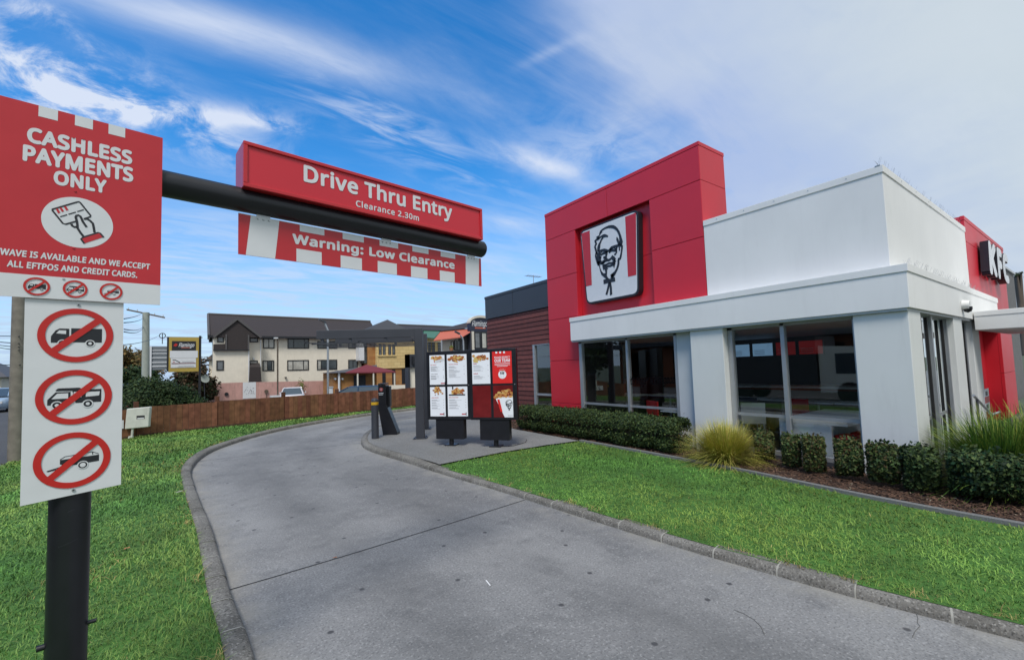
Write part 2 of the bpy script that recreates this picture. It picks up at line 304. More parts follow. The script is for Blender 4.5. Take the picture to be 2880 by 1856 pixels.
class MB:
    """collects shapes in a local frame (o; e1, e2, e3) and links them as ONE mesh object"""
    def __init__(s, o=(0, 0, 0), e1=(1, 0, 0), e2=(0, 1, 0), e3=None):
        s.v = []; s.f = []; s.m = []; s.sm = []; s.c = []; s.mats = []; s.col = None; s.frame(o, e1, e2, e3)
    def frame(s, o=(0, 0, 0), e1=(1, 0, 0), e2=(0, 1, 0), e3=None):
        s.o = np.array(o, float); s.e1 = np.array(e1, float); s.e2 = np.array(e2, float)
        s.e3 = np.array(e3, float) if e3 is not None else np.cross(s.e1, s.e2); return s
    def mi(s, m):
        m = M[m] if isinstance(m, str) else m
        if m not in s.mats: s.mats.append(m)
        return s.mats.index(m)
    def P(s, u, v, w=0.): return s.o+s.e1*u+s.e2*v+s.e3*w
    def add(s, pts, faces, m, smooth=False, world=False):
        b = len(s.v); k = s.mi(m)
        for p in pts:
            s.v.append(tuple(p) if world else tuple(s.P(*p))); s.c.append(s.col or (1, 1, 1))
        for f in faces: s.f.append(tuple(i+b for i in f)); s.m.append(k); s.sm.append(smooth)
    def box(s, u0, u1, v0, v1, w0, w1, m):
        p = [(u, v, w) for w in (w0, w1) for v in (v0, v1) for u in (u0, u1)]
        s.add(p, [(0, 2, 3, 1), (4, 5, 7, 6), (0, 1, 5, 4), (2, 6, 7, 3), (0, 4, 6, 2), (1, 3, 7, 5)], m)
    def hexa(s, a, b, m, world=True):
        """two quads a (4 pts) and b (4 pts) joined"""
        s.add(list(a)+list(b), [(3, 2, 1, 0), (4, 5, 6, 7)]+[(i, (i+1) % 4, (i+1) % 4+4, i+4) for i in range(4)], m, world=world)
    def prism(s, pts, w0, w1, m, smooth=False):
        n = len(pts); p = [(x, y, w0) for x, y in pts]+[(x, y, w1) for x, y in pts]
        a = sum(pts[i][0]*pts[(i+1) % n][1]-pts[(i+1) % n][0]*pts[i][1] for i in range(n))
        f = [tuple(range(n))[::-1], tuple(range(n, 2*n))]+[(i, (i+1) % n, (i+1) % n+n, i+n) for i in range(n)]
        if (a < 0) != (w1 < w0): f = [x[::-1] for x in f]
        s.add(p, f, m, smooth)
    def flat(s, pts, w, m): s.add([(x, y, w) for x, y in pts], [tuple(range(len(pts)))], m)
    def rect(s, u0, u1, v0, v1, w, m): s.flat([(u0, v0), (u1, v0), (u1, v1), (u0, v1)], w, m)
    def disc(s, u, v, r, w, m, n=32, ry=None):
        ry = ry or r; s.flat([(u+r*math.cos(t*2*math.pi/n), v+ry*math.sin(t*2*math.pi/n)) for t in range(n)], w, m)
    def ring(s, u, v, r0, r1, w, m, n=40):
        p = [(u+r*math.cos(t*2*math.pi/n), v+r*math.sin(t*2*math.pi/n), w) for r in (r0, r1) for t in range(n)]
        s.add(p, [(i, n+i, n+(i+1) % n, (i+1) % n) for i in range(n)], m)
    def stroke(s, pts, wd, w, m, closed=False):
        """flat brush line through pts; wd a number or a list of widths"""
        n = len(pts); wd = wd if isinstance(wd, (list, tuple)) else [wd]*n; L = []; 
        for i in range(n):
            a = np.array(pts[i-1] if (i or closed) else pts[0], float); b = np.array(pts[(i+1) % n] if (i < n-1 or closed) else pts[-1], float)
            t = b-a; t = t/(np.linalg.norm(t)+1e-9); nn = np.array([-t[1], t[0]]); p = np.array(pts[i], float)
            L.append((tuple(p-nn*wd[i]/2), tuple(p+nn*wd[i]/2)))
        P = [(*x, w) for ab in L for x in ab]; k = n if closed else n-1
        s.add(P, [(2*i, 2*((i+1) % n), 2*((i+1) % n)+1, 2*i+1) for i in range(k)], m)
    def text(s, t, u0, u1, v0, v1, w, m, bold=0., shear=0., space=1., depth=0.):
        v, f = text_data(t, bold, shear, space)
        p = [(u0+(u1-u0)*x, v0+(v1-v0)*y, w+.00004*z) for x, y, z in v]; s.add(p, f, m)
    def cyl(s, a, b, r0, r1, m, n=16, caps=True, world=True):
        a = np.array(a, float); b = np.array(b, float)
        if not world: a = s.P(*a); b = s.P(*b)
        d = (b-a)/np.linalg.norm(b-a); x = np.cross(d, (0, 0, 1) if abs(d[2]) < .9 else (1, 0, 0)); x /= np.linalg.norm(x); y = np.cross(d, x)
        P = [a+r0*(x*math.cos(t)+y*math.sin(t)) for t in np.arange(n)*2*math.pi/n]+[b+r1*(x*math.cos(t)+y*math.sin(t)) for t in np.arange(n)*2*math.pi/n]
        s.add(P, [(i, (i+1) % n, (i+1) % n+n, i+n) for i in range(n)], m, True, True)
        if caps: s.add(P, [tuple(range(n))[::-1], tuple(range(n, 2*n))], m, False, True)
    def tube(s, pts, r, m, n=8):
        rr = r if isinstance(r, (list, tuple)) else [r]*len(pts)
        for i in range(len(pts)-1): s.cyl(pts[i], pts[i+1], rr[i], rr[i+1], m, n, True)
    def lathe(s, c, prof, m, n=20):
        """prof: list of (radius, z) about the vertical axis through c"""
        c = np.array(c, float); P = [c+np.array([r*math.cos(t), r*math.sin(t), z]) for r, z in prof for t in np.arange(n)*2*math.pi/n]
        s.add(P, [(j*n+i, j*n+(i+1) % n, (j+1)*n+(i+1) % n, (j+1)*n+i) for j in range(len(prof)-1) for i in range(n)], m, True, True)
        s.add([P[(len(prof)-1)*n+i] for i in range(n)], [tuple(range(n))], m, False, True)
    def build(s, name, parent=None, bevel=0., seg=2):
        me = bpy.data.meshes.new(name); me.from_pydata(s.v, [], s.f)
        for m in s.mats: me.materials.append(m)
        me.polygons.foreach_set('material_index', s.m); me.polygons.foreach_set('use_smooth', s.sm)
        if s.col is not None:
            a = me.color_attributes.new('Col', 'FLOAT_COLOR', 'POINT'); a.data.foreach_set('color', np.hstack([np.array(s.c, np.float32), np.ones((len(s.c), 1), np.float32)]).ravel())
        me.update(); o = bpy.data.objects.new(name, me); COL.objects.link(o)
        if parent: o.parent = parent; o.matrix_parent_inverse = Matrix.Translation(-Vector(parent.location))
        if bevel:
            b = o.modifiers.new('bevel', 'BEVEL'); b.width = bevel; b.segments = seg; b.limit_method = 'ANGLE'; b.angle_limit = R(40)
        return o
def np_mesh(name, V, Fc, C, mats, parent=None, midx=None, smooth=False):
    """big meshes straight from arrays: V (n,3), Fc list of (m,k) index arrays, C (n,3) colours"""
    me = bpy.data.meshes.new(name); me.vertices.add(len(V)); me.vertices.foreach_set('co', np.asarray(V, np.float32).ravel())
    loops = np.concatenate([f.ravel() for f in Fc]); tot = np.concatenate([np.full(len(f), f.shape[1]) for f in Fc])
    me.loops.add(len(loops)); me.loops.foreach_set('vertex_index', loops.astype(np.int32))
    me.polygons.add(len(tot)); me.polygons.foreach_set('loop_start', np.concatenate([[0], np.cumsum(tot)[:-1]]).astype(np.int32)); me.polygons.foreach_set('loop_total', tot.astype(np.int32))
    if C is not None:
        a = me.color_attributes.new('Col', 'FLOAT_COLOR', 'POINT'); a.data.foreach_set('color', np.hstack([C, np.ones((len(C), 1))]).astype(np.float32).ravel())
    for m in mats: me.materials.append(M[m])
    me.update(calc_edges=True); me.validate()
    o = bpy.data.objects.new(name, me); COL.objects.link(o)
    if parent: o.parent = parent; o.matrix_parent_inverse = Matrix.Translation(-Vector(parent.location))
    return o
def tag(o, label=None, cat=None, group=None, kind=None):
    if label: o['label'] = label
    if cat: o['category'] = cat
    if group: o['group'] = group
    if kind: o['kind'] = kind
    return o
def thing(name, label, cat, loc=(0, 0, 0), group=None):
    o = bpy.data.objects.new(name, None); COL.objects.link(o); o.location = loc; o.empty_display_size = .2
    return tag(o, label, cat, group)
def copy_thing(root, loc, rz=0., label=None):
    def cp(o, par):
        c = o.copy(); COL.objects.link(c); c.parent = par
        for ch in o.children: cp(ch, c)
        return c
    r = cp(root, None); r.location = loc; r.rotation_euler = (0, 0, rz)
    if label: r['label'] = label
    return r
def struct(o): return tag(o, kind='structure')
def catmull(P, n):
    P = np.array(P, float); P = np.vstack([2*P[0]-P[1], P, 2*P[-1]-P[-2]]); out = []
    for i in range(1, len(P)-2):
        for t in np.linspace(0, 1, 12, endpoint=False):
            a, b, c, d = P[i-1:i+3]; out.append(.5*(2*b+(c-a)*t+(2*a-5*b+4*c-d)*t*t+(3*b-a-3*c+d)*t**3))
    out.append(P[-2]); out = np.array(out); L = np.concatenate([[0], np.cumsum(np.linalg.norm(np.diff(out, axis=0), axis=1))])
    s = np.linspace(0, L[-1], n); return np.stack([np.interp(s, L, out[:, k]) for k in range(out.shape[1])], 1)
def offset(C, d):
    t = np.gradient(C, axis=0); t /= np.linalg.norm(t, axis=1)[:, None]; return C+np.stack([-t[:, 1], t[:, 0]], 1)*d
def in_poly(P, poly):
    x, y = P[:, 0], P[:, 1]; c = np.zeros(len(P), bool); n = len(poly); j = n-1
    for i in range(n):
        xi, yi = poly[i]; xj, yj = poly[j]
        k = ((yi > y) != (yj > y)) & (x < (xj-xi)*(y-yi)/(yj-yi+1e-12)+xi); c ^= k; j = i
    return c
def sstep(x, a, b): t = np.clip((np.asarray(x, float)-a)/(b-a), 0, 1); return t*t*(3-2*t)
def vnoise(P, s, seed=0):
    """cheap smooth noise in 2D, 0..1"""
    r = np.random.default_rng(seed); out = np.zeros(len(P))
    for k in range(6):
        a = r.uniform(0, 2*math.pi); f = s*r.uniform(.6, 1.9); ph = r.uniform(0, 6.28); b = r.uniform(0, 2*math.pi)
        out += np.sin((P[:, 0]*math.cos(a)+P[:, 1]*math.sin(a))*f+ph+1.3*np.sin((P[:, 0]*math.cos(b)+P[:, 1]*math.sin(b))*f*.7+ph))
    return np.clip(out/6*.9+.5, 0, 1)
# ------------------------------------------------------------------ setting: terrain, street, drive, kerbs, lawns
def z_earth(x, y):
    lot = sstep(x, -3.2, -1.2)*(1-sstep(y, 17.2, 19.5)+sstep(y, 1e6, 2e6))
    far = sstep(y, 18, 24)*sstep(x, -6, 1)
    return -.42-.40*far*1.0
def build_terrain():
    xs = np.concatenate([np.linspace(-400, -30, 12), np.linspace(-24, 40, 33), np.linspace(50, 400, 12)]); ys = np.concatenate([np.linspace(-200, -10, 8), np.linspace(-4, 80, 43), np.linspace(100, 600, 12)])
    X, Y = np.meshgrid(xs, ys); Z = z_earth(X, Y)
    V = np.stack([X, Y, Z], -1).reshape(-1, 3); n = len(xs); i = (np.arange(len(ys)-1)[:, None]*n+np.arange(n-1)).ravel()
    struct(np_mesh('ground', V, [np.stack([i, i+1, i+n+1, i+n], 1)], None, ['earth']))
build_terrain()
b = MB(); b.box(-14.2, -3.95, -60, 160, -.40, -.20, 'asphalt'); struct(b.build('road'))
b = MB()
for y in np.arange(-40, 150, 6.0): b.rect(-9.1, -9.0, y, y+2.6, -.196, 'whitesign')
b.rect(-4.55, -4.45, 20, 150, -.196, 'whitesign'); struct(b.build('road_markings'))
b = MB(); b.box(0.5, 60, 22, 70, -.95, -.70, 'asphalt'); struct(b.build('car_park'))
LEFT = catmull([(.45, -3), (.33, 1.0), (.25, 3.22), (.18, 4.09), (.13, 4.9), (.06, 6.11), (-.05, 7.44), (-.16, 8.89), (-.21, 9.83), (-.2, 10.52), (-.1, 11.45), (.13, 12.46), (.54, 13.39), (1.12, 14.4), (1.92, 15.4), (2.87, 16.2), (4.06, 17.0), (5.54, 17.75), (7.64, 18.4), (11, 19.2), (18, 20.4), (26, 21.4)], 200)
RIGHT = catmull([(4.75, -3), (4.2, -.3), (4.04, .46), (3.95, .85), (3.84, 1.37), (3.76, 1.89), (3.68, 2.39), (3.58, 3.4), (3.49, 4.41), (3.41, 5.35), (3.29, 6.34), (3.2, 7.28), (3.11, 8.3), (3.0, 9.27), (2.97, 9.92), (3.03, 10.56), (3.23, 11.32), (3.62, 12.3), (4.15, 13.18), (5.0, 14.1), (6.2, 14.9), (8, 15.7), (12, 16.7), (18, 17.6), (26, 18.5)], 200)
V = np.concatenate([np.c_[LEFT, np.zeros(200)], np.c_[RIGHT, np.zeros(200)]]); i = np.arange(199)
Vm = np.concatenate([V*(1-t)+0 if False else np.c_[LEFT*(1-t)+RIGHT*t, np.zeros(200)] for t in np.linspace(0, 1, 9)])
drv = np_mesh('driveway', Vm, [np.concatenate([np.stack([k*200+i, (k+1)*200+i, (k+1)*200+i+1, k*200+i+1], 1) for k in range(8)])], np.repeat(np.linspace(0, 1, 9), 200)[:, None]*np.ones((1, 3)), ['drive']); struct(drv)
b = MB()                                                     # saw-cut joints across the drive
for P in ([(.17, 4.37), (.53, 4.39), (1.19, 4.44), (2.45, 4.57), (3.45, 4.69)], [(-.1, 11.3), (1.5, 11.2), (3.2, 11.1)]):
    b.stroke(P, .012, .004, 'darkgap')
struct(b.build('expansion_joint'))
b = MB(); q = [at_z((1367+4*i, 1632+5*i), 0) for i in range(4)]; b.stroke([tuple(p[:2]) for p in q], .010, .004, 'white'); struct(b.build('scratch_mark'))
b = MB(); q = [at_z(p, 0) for p in ((2578, 1727), (2582, 1740), (2580, 1752), (2588, 1760), (2574, 1775), (2566, 1792))]; b.stroke([tuple(p[:2]) for p in q], .003, .003, 'crackgrey'); q = [at_z(p, 0) for p in ((2065, 1715), (2090, 1725), (2120, 1742), (2140, 1762), (2150, 1785))]; b.stroke([tuple(p[:2]) for p in q], .004, .003, 'crackgrey'); struct(b.build('crack'))
def kerb(C, side, s0, s1, k=1.):
    """round-nosed kerb stones, half a metre long with pale mortar between, swept along C"""
    prof = [(-.002, -.05), (0, .045), (.010, .072), (.034, .092), (.10, .098), (.148, .098), (.152, -.02)]
    L = np.concatenate([[0], np.cumsum(np.linalg.norm(np.diff(C, axis=0), axis=1))]); b = MB(); s = s0
    def sec(s, g=0.):
        p = np.array([np.interp(s, L, C[:, k]) for k in (0, 1)]); p2 = np.array([np.interp(s+.05, L, C[:, k]) for k in (0, 1)])
        t = (p2-p)/np.linalg.norm(p2-p); nn = np.array([-t[1], t[0]])*side
        kk = k+(1-k)*float(sstep(p[1], 6.6, 8.2)); return [(*(p+nn*(d-g*.6)), z*(kk if z > 0 else 1)+(g if z > 0 else 0)) for d, z in prof]
    j = 0
    while s < min(s1, L[-1]-.1):
        jit = RNG.uniform(-.003, .003)
        jw = RNG.uniform(.007, .015)
        for a, e, m, g in ((s, s+jw, 'mortar', RNG.choice((.0015, .0015, -.002))), (s+jw, s+.257, 'kerb', jit), (s+.257, s+.5, 'kerb', jit)):
            A, B2 = sec(a, g), sec(e, g); n = len(A)
            f = [(k, k+1, n+k+1, n+k) for k in range(n-1)]
            if side > 0: f = [x[::-1] for x in f]
            b.add(A+B2, f, m, True)
        s += .5
    return struct(b.build('kerb'))
kerb(LEFT, 1, .0, 40); kerb(RIGHT, -1, .33, 40, .72)
LK = offset(LEFT, .15); RK = offset(RIGHT, -.15)
STRIP = catmull([(6.5, -3), (6.38, -.5), (6.35, .6), (6.34, 1.28), (6.38, 1.95), (6.46, 2.6), (6.58, 3.5), (6.66, 5.0), (6.70, 6.2), (6.72, 7.05)], 60)
SB = offset(STRIP, -.075)
FENCE = lambda x: 17.22+.25*x                                # the fence line
def z_lawn(x, y): return .095-.29*sstep(-np.asarray(x), 1.3, 3.9)
# lawns (soil sheets under the grass)
rk = offset(RIGHT, -.078); rk = rk[(rk[:, 1] < 7.05)]; RLAWN = [tuple(p) for p in rk]+[(3.35, 7.06), (4.8, 7.19), (5.9, 7.16), (6.72, 7.05)]+[tuple(p) for p in STRIP[::-1]]
b = MB(); b.flat(RLAWN, .071, 'soil'); struct(b.build('lawn'))
lk = LK[LK[:, 0] < 16]; xs = np.linspace(0, 1, 12)
kc = int(np.argmax(lk[:, 1] > 12.0)); fx = np.linspace(-4.0, 15.6, len(lk)-kc)
outer = [(-4.0, y) for y in np.linspace(-3, FENCE(-4.0), kc, endpoint=False)]+[(x, FENCE(x)) for x in fx]
outer = np.array(outer); Vl = np.concatenate([np.c_[lk*(1-t)+outer*t] for t in xs]); Vl = np.c_[Vl, z_lawn(Vl[:, 0], Vl[:, 1])-.006]
n = len(lk); i = np.arange(n-1)
struct(np_mesh('lawn', Vl, [np.concatenate([np.stack([k*n+i, k*n+i+1, (k+1)*n+i+1, (k+1)*n+i], 1) for k in range(11)])], None, ['soil']))
LLAWN = [tuple(p) for p in lk]+[tuple(p) for p in outer[::-1]]
# paved pad, edging strip, planting bed
rp = RK[(RK[:, 1] >= 7.05) & (RK[:, 0] < 9)]
b = MB(); b.flat([(3.35, 7.06), (4.8, 7.19), (5.9, 7.16), (6.72, 7.05), (6.78, 9.6), (7.1, 10.6), (7.9, 11.4)]+[(8.0, 15.4)]+[tuple(p) for p in rp[::-1] if p[0] < 7.9], .096, 'pad'); struct(b.build('pavement'))
b = MB(); P = [(*p, .112) for p in STRIP]+[(*p, .112) for p in SB]+[(*p, .0) for p in STRIP]+[(*p, .0) for p in SB]; n = 60
b.add(P, [(k, k+1, n+k+1, n+k) for k in range(n-1)]+[(2*n+k, 2*n+k+1, k+1, k) for k in range(n-1)]+[(n+k, n+k+1, 3*n+k+1, 3*n+k) for k in range(n-1)], 'strip'); struct(b.build('edging'))
BED = [tuple(p) for p in SB]+[(6.79, 9.6), (7.1, 10.6), (7.9, 11.4), (8.6, 11.4), (8.6, 1.9), (16, 1.9), (16, -3)]
b = MB(); b.flat(BED, .075, 'mulch'); struct(b.build('planting_bed'))
b = MB(); b.box(10.8, 17, -6, 1.7, .02, .085, 'strip'); struct(b.build('entrance_path'))
b = MB(); b.box(17, 60, -40, 1.7, -.05, .06, 'strip'); struct(b.build('unseen_forecourt'))  # pale paving added out of view to lighten the reflections in the front glazing
# ------------------------------------------------------------------ grass, bark
def grass(poly, n_try, dens, zf, edge=None, seed=1, name='grass', palette=0, hmul=1.):
    r = np.random.default_rng(seed); P2 = np.array(poly); lo, hi = P2.min(0), P2.max(0); keep = []
    A = np.prod(hi-lo); N = int(A*dens(np.array([2.2])).max()) if n_try is None else n_try
    P = r.uniform(lo, hi, (N, 2)); d = np.hypot(P[:, 0], P[:, 1]); P = P[r.random(N) < dens(d)/dens(np.array([2.2])).max()]
    P = P[in_poly(P, poly)]
    c3 = (CAM @ np.c_[P, np.full(len(P), -H+.1)].T).T
    vis = (c3[:, 2] > .3) & (np.abs(c3[:, 0]/c3[:, 2]) < 1.45) & (c3[:, 1]/c3[:, 2] < .95); P = P[vis]
    d = np.hypot(P[:, 0], P[:, 1]); n = len(P); z = zf(P[:, 0], P[:, 1])
    w = np.clip(.00105*d, .0031, .026)*r.uniform(.7, 1.3, n); h = r.gamma(7, 1/7., n)*.036*hmul*np.clip(.8+.02*d, .8, 1.25); a = r.uniform(0, 2*math.pi, n); lean = r.uniform(.35, 1.9, n)
    h *= .75+.5*vnoise(P, 2.2, seed+5)
    dirx = np.stack([np.cos(a), np.sin(a)], 1); side = np.stack([-np.sin(a), np.cos(a)], 1)*w[:, None]/2
    base = np.c_[P, z-.004]; up = np.zeros((n, 3)); up[:, 2] = h
    def pt(t, sgn, k): 
        q = base.copy(); q[:, :2] += dirx*(h*lean*t*t)[:, None]+side*sgn*k; q[:, 2] += h*(t-.28*lean*t*t); return q
    V = np.stack([pt(0, -1, 1), pt(0, 1, 1), pt(.55, 1, .85), pt(.55, -1, .85), pt(1, 0, 0)], 1).reshape(-1, 3)
    i = np.arange(n)*5
    g1, g2, g3, straw = np.array([.118, .285, .044]), np.array([.205, .400, .088]), np.array([.062, .160, .030]), np.array([.34, .27, .10])
    k = vnoise(P, .9, seed)[:, None]*.6+r.random((n, 1))*.5; c = g3*(1-k)+g2*k; c = c*.6+g1*.4
    c *= (.68+.58*vnoise(P, 3.1, seed+2))[:, None]*(.85+.3*vnoise(P, 8.5, seed+6))[:, None]; c[:, 0] *= 1+.5*vnoise(P, 1.7, seed+3)
    if palette: c = c*np.array([.92, .95, 1.15])
    st = r.random(n) < .004+.20*sstep(vnoise(P, 1.9, seed+9), .66, .95)*(1 if palette else .12)
    if edge is not None:
        E2 = np.array(edge); de = np.min([np.hypot(P[:, 0]-e[0], P[:, 1]-e[1]) for e in E2[::2]], axis=0)
        e_ = (r.random(n) < .9*np.exp(-(de/.10)**2)*sstep(vnoise(P, 2.6, seed+4), .28, .50)); st |= e_
    c[st] = straw*r.uniform(.6, 1.3, (st.sum(), 1))
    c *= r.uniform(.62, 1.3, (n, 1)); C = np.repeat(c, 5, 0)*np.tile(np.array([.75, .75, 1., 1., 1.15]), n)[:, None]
    o = np_mesh(name, V, [np.stack([i, i+1, i+2, i+3], 1), np.stack([i+3, i+2, i+4], 1)], C, ['blade']); tag(o, kind='stuff'); return n
dens = lambda d: np.clip(19000/np.maximum(d, 2.2)**1.18, 500, 8200)
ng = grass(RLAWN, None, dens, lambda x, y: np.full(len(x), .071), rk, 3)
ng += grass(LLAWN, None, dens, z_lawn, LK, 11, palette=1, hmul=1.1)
def chips():
    r = np.random.default_rng(5); P = r.uniform((6.2, -3), (8.4, 11.5), (60000, 2)); P = P[in_poly(P, BED)]; d = np.hypot(P[:, 0], P[:, 1])
    P = P[r.random(len(P)) < np.clip(9/d, 0, 1)]
    P = P[(P[:, 0] < 7.75)][:30000]; n = len(P); a = r.uniform(0, 2*math.pi, n); l = r.uniform(.018, .055, n); w = r.uniform(.006, .016, n); t = r.uniform(-.35, .35, n)
    z = .078+r.uniform(0, .028, n); ca, sa = np.cos(a), np.sin(a)
    V = np.stack([np.stack([P[:, 0]+su*l/2*ca-sv*w/2*sa, P[:, 1]+su*l/2*sa+sv*w/2*ca, z+su*l/2*t+.004*sv*r.uniform(-1, 1, n)+.012], 1) for su, sv in ((-1, -1), (1, -1), (1, 1), (-1, 1))], 1).reshape(-1, 3)
    k = r.random((n, 1)); c = np.array([.055, .028, .018])*(1-k)+np.array([.16, .085, .05])*k; pale = r.random(n) < .02; c[pale] = (.33, .27, .19)
    i = np.arange(n)*4; tag(np_mesh('bark_chips', V, [np.stack([i, i+1, i+2, i+3], 1)], np.repeat(c, 4, 0), ['chip']), kind='stuff')
chips()
# ------------------------------------------------------------------ plants
def leaf_mesh(name, P, Nrm, size, cols, parent=None, aspect=1.7, seed=0, jit=.8, mat_='leaf'):
    """many small pointed leaves at P, facing roughly along Nrm"""
    r = np.random.default_rng(seed); n = len(P); nv = Nrm+r.normal(0, jit, (n, 3)); nv /= np.linalg.norm(nv, axis=1)[:, None]
    t = np.cross(nv, r.normal(0, 1, (n, 3))); t /= np.linalg.norm(t, axis=1)[:, None]; s = np.cross(nv, t); sz = (size*r.uniform(.6, 1.35, n))[:, None]
    V = np.stack([P-t*sz*aspect/2, P+s*sz/2, P+t*sz*aspect/2, P-s*sz/2], 1).reshape(-1, 3)
    k = r.random(n); pal = np.array(cols); idx = r.integers(0, len(pal), n); c = pal[idx]*(.65+.7*k)[:, None]
    i = np.arange(n)*4; return np_mesh(name, V, [np.stack([i, i+1, i+2, i+3], 1)], np.repeat(c, 4, 0), [mat_], parent)
def hedge(name, label, cat, pts, half, z0, z1, n, cols, seed, size=.026, group=None, bul=.10, stems=3):
    """clipped shrub: a rounded, bumpy box along pts, filled with leaves and standing on stems"""
    pts = np.array(pts, float); t = thing(name, label, cat, (*pts.mean(0), .08), group); r = np.random.default_rng(seed)
    L = np.concatenate([[0], np.cumsum(np.linalg.norm(np.diff(pts, axis=0), axis=1))]); s = r.uniform(-half*.7, L[-1]+half*.7, n); sc = np.clip(s, 0, L[-1])
    c = np.stack([np.interp(sc, L, pts[:, k]) for k in (0, 1)], 1); d = (pts[-1]-pts[0]); d /= np.linalg.norm(d); c += d*(s-sc)[:, None]; nn = np.array([-d[1], d[0]])
    # superellipse cross-section, mostly near the surface
    a = r.uniform(0, 2*math.pi, n); rad = 1-np.abs(r.normal(0, .16, n)); deep = r.random(n) < .3; rad[deep] = r.uniform(.2, .9, deep.sum()); e = .55 if n > 20000 else .85; cx = np.sign(np.cos(a))*np.abs(np.cos(a))**e; cz = np.sign(np.sin(a))*np.abs(np.sin(a))**e
    endf = np.sqrt(np.clip(1-(np.clip(np.maximum(-s, s-L[-1]), 0, None)/(half*.95))**2, .05, 1))
    bump = 1+bul*np.sin(s*5.1+seed)+bul*.8*np.sin(s*11.3+a*2)+bul*.7*np.sin(a*3+seed*1.7)+r.normal(0, .07, n)
    u = cx*half*rad*endf*bump*(1 if n > 20000 else .55+.60*np.clip((cz*rad+1)/2, 0, 1)); zz = (z0+z1)/2+cz*(z1-z0)/2*rad*(.9+.1*endf)*(1+.35*bul*np.sin(s*4.3+2*seed)); spr = (r.random(n) < .06)*(cz > .5); zz = zz+spr*r.uniform(.0, .09, n)*np.clip(np.sin(s*23+seed)+.6, 0, 1)
    P = np.c_[c+nn*u[:, None], np.maximum(zz, z0)]; Nr = np.c_[nn*cx[:, None], cz]
    ns = 60 if n > 20000 else 16                               # new shoots standing above the clipped top
    for k in range(ns):
        q = pts[0]+(pts[-1]-pts[0])*r.random()+r.uniform(-half*.7, half*.7, 2); m = 9; hh = np.linspace(-.10, r.uniform(.02, .075), m); P = np.r_[P, np.c_[q+r.normal(0, .010, (m, 2)), z1-.02+hh]]; Nr = np.r_[Nr, np.c_[r.normal(0, 1, (m, 2)), np.full(m, .4)]]
    leaf_mesh('foliage', P, Nr, size, cols, t, 1.7, seed)
    if n > 1200:                                             # dense dark twigs inside so little shows through
        b = MB(); 
        for k in range(int(n/55)):
            q = pts[0]+d*r.uniform(-half*.3, L[-1]+half*.3) if L[-1] > 0 else pts[0]+r.uniform(-half*.3, half*.3, 2)
            v = r.normal(0, 1, 3); v[2] = abs(v[2])+.4; v /= np.linalg.norm(v); p0 = np.array([*q, z0+.02]); b.cyl(p0, p0+v*np.array([half*.8, half*.8, (z1-z0)*.75]), .006, .003, 'bark', 4, False)
        b.build('twigs', t)
    else:
        b = MB()
        for k in range(stems*3):
            q = pts.mean(0)+r.uniform(-half*.35, half*.35, 2); b.cyl((*q, .06), (*(q+r.uniform(-half*.6, half*.6, 2)), z1-.1), .007, .003, 'bark', 5, False)
        b.build('stems', t)
    return t
DKG = [(.036, .064, .023), (.054, .090, .030), (.020, .036, .018), (.068, .096, .030)]
MDG = [(.060, .095, .030), (.085, .118, .036), (.034, .050, .022), (.10, .10, .036), (.085, .06, .026)]
hedge('clipped_hedge', 'long low clipped dark green hedge under the pair of windows beside the red tower', 'hedge', [(7.12, 9.35), (7.16, 7.2), (7.10, 4.95)], .34, .10, .73, 62000, DKG+[(.05, .07, .02)], 3, .024)
SP = [((7.28, 3.42), .17, .62, 'single leggy box shrub between the yellow tussock and the white window post', MDG, 1),
      ((7.16, 2.98), .15, .60, 'sparse box shrub standing in front of the white counter end', DKG+MDG, 2),
      ((7.10, 2.66), .17, .62, 'sparse box shrub in front of the red stools', MDG, 3),
      ((7.06, 2.24), .19, .63, 'brownish box shrub at the left edge of the corner column', MDG+MDG+DKG, 4),
      ((7.03, 1.87), .20, .63, 'mottled green box shrub in front of the middle of the corner column', MDG+DKG, 5),
      ((7.02, 1.52), .20, .62, 'dark green box shrub at the right edge of the corner column', DKG, 6),
      ((7.08, 1.05), .30, .64, 'largest dark box bush at the end of the row beside the tall green grass', DKG+[(.018, .05, .022)], 7)]
for p, rd, top, lab, cols, k in SP:
    hedge('box_shrub', lab, 'shrub', [p, (p[0]+.01, p[1]-(.2 if k == 7 else .02))], rd, .14, top, 4200 if k < 6 else 9000, cols, 20+k, .026, 'box shrubs in front of the corner window and column', .20)
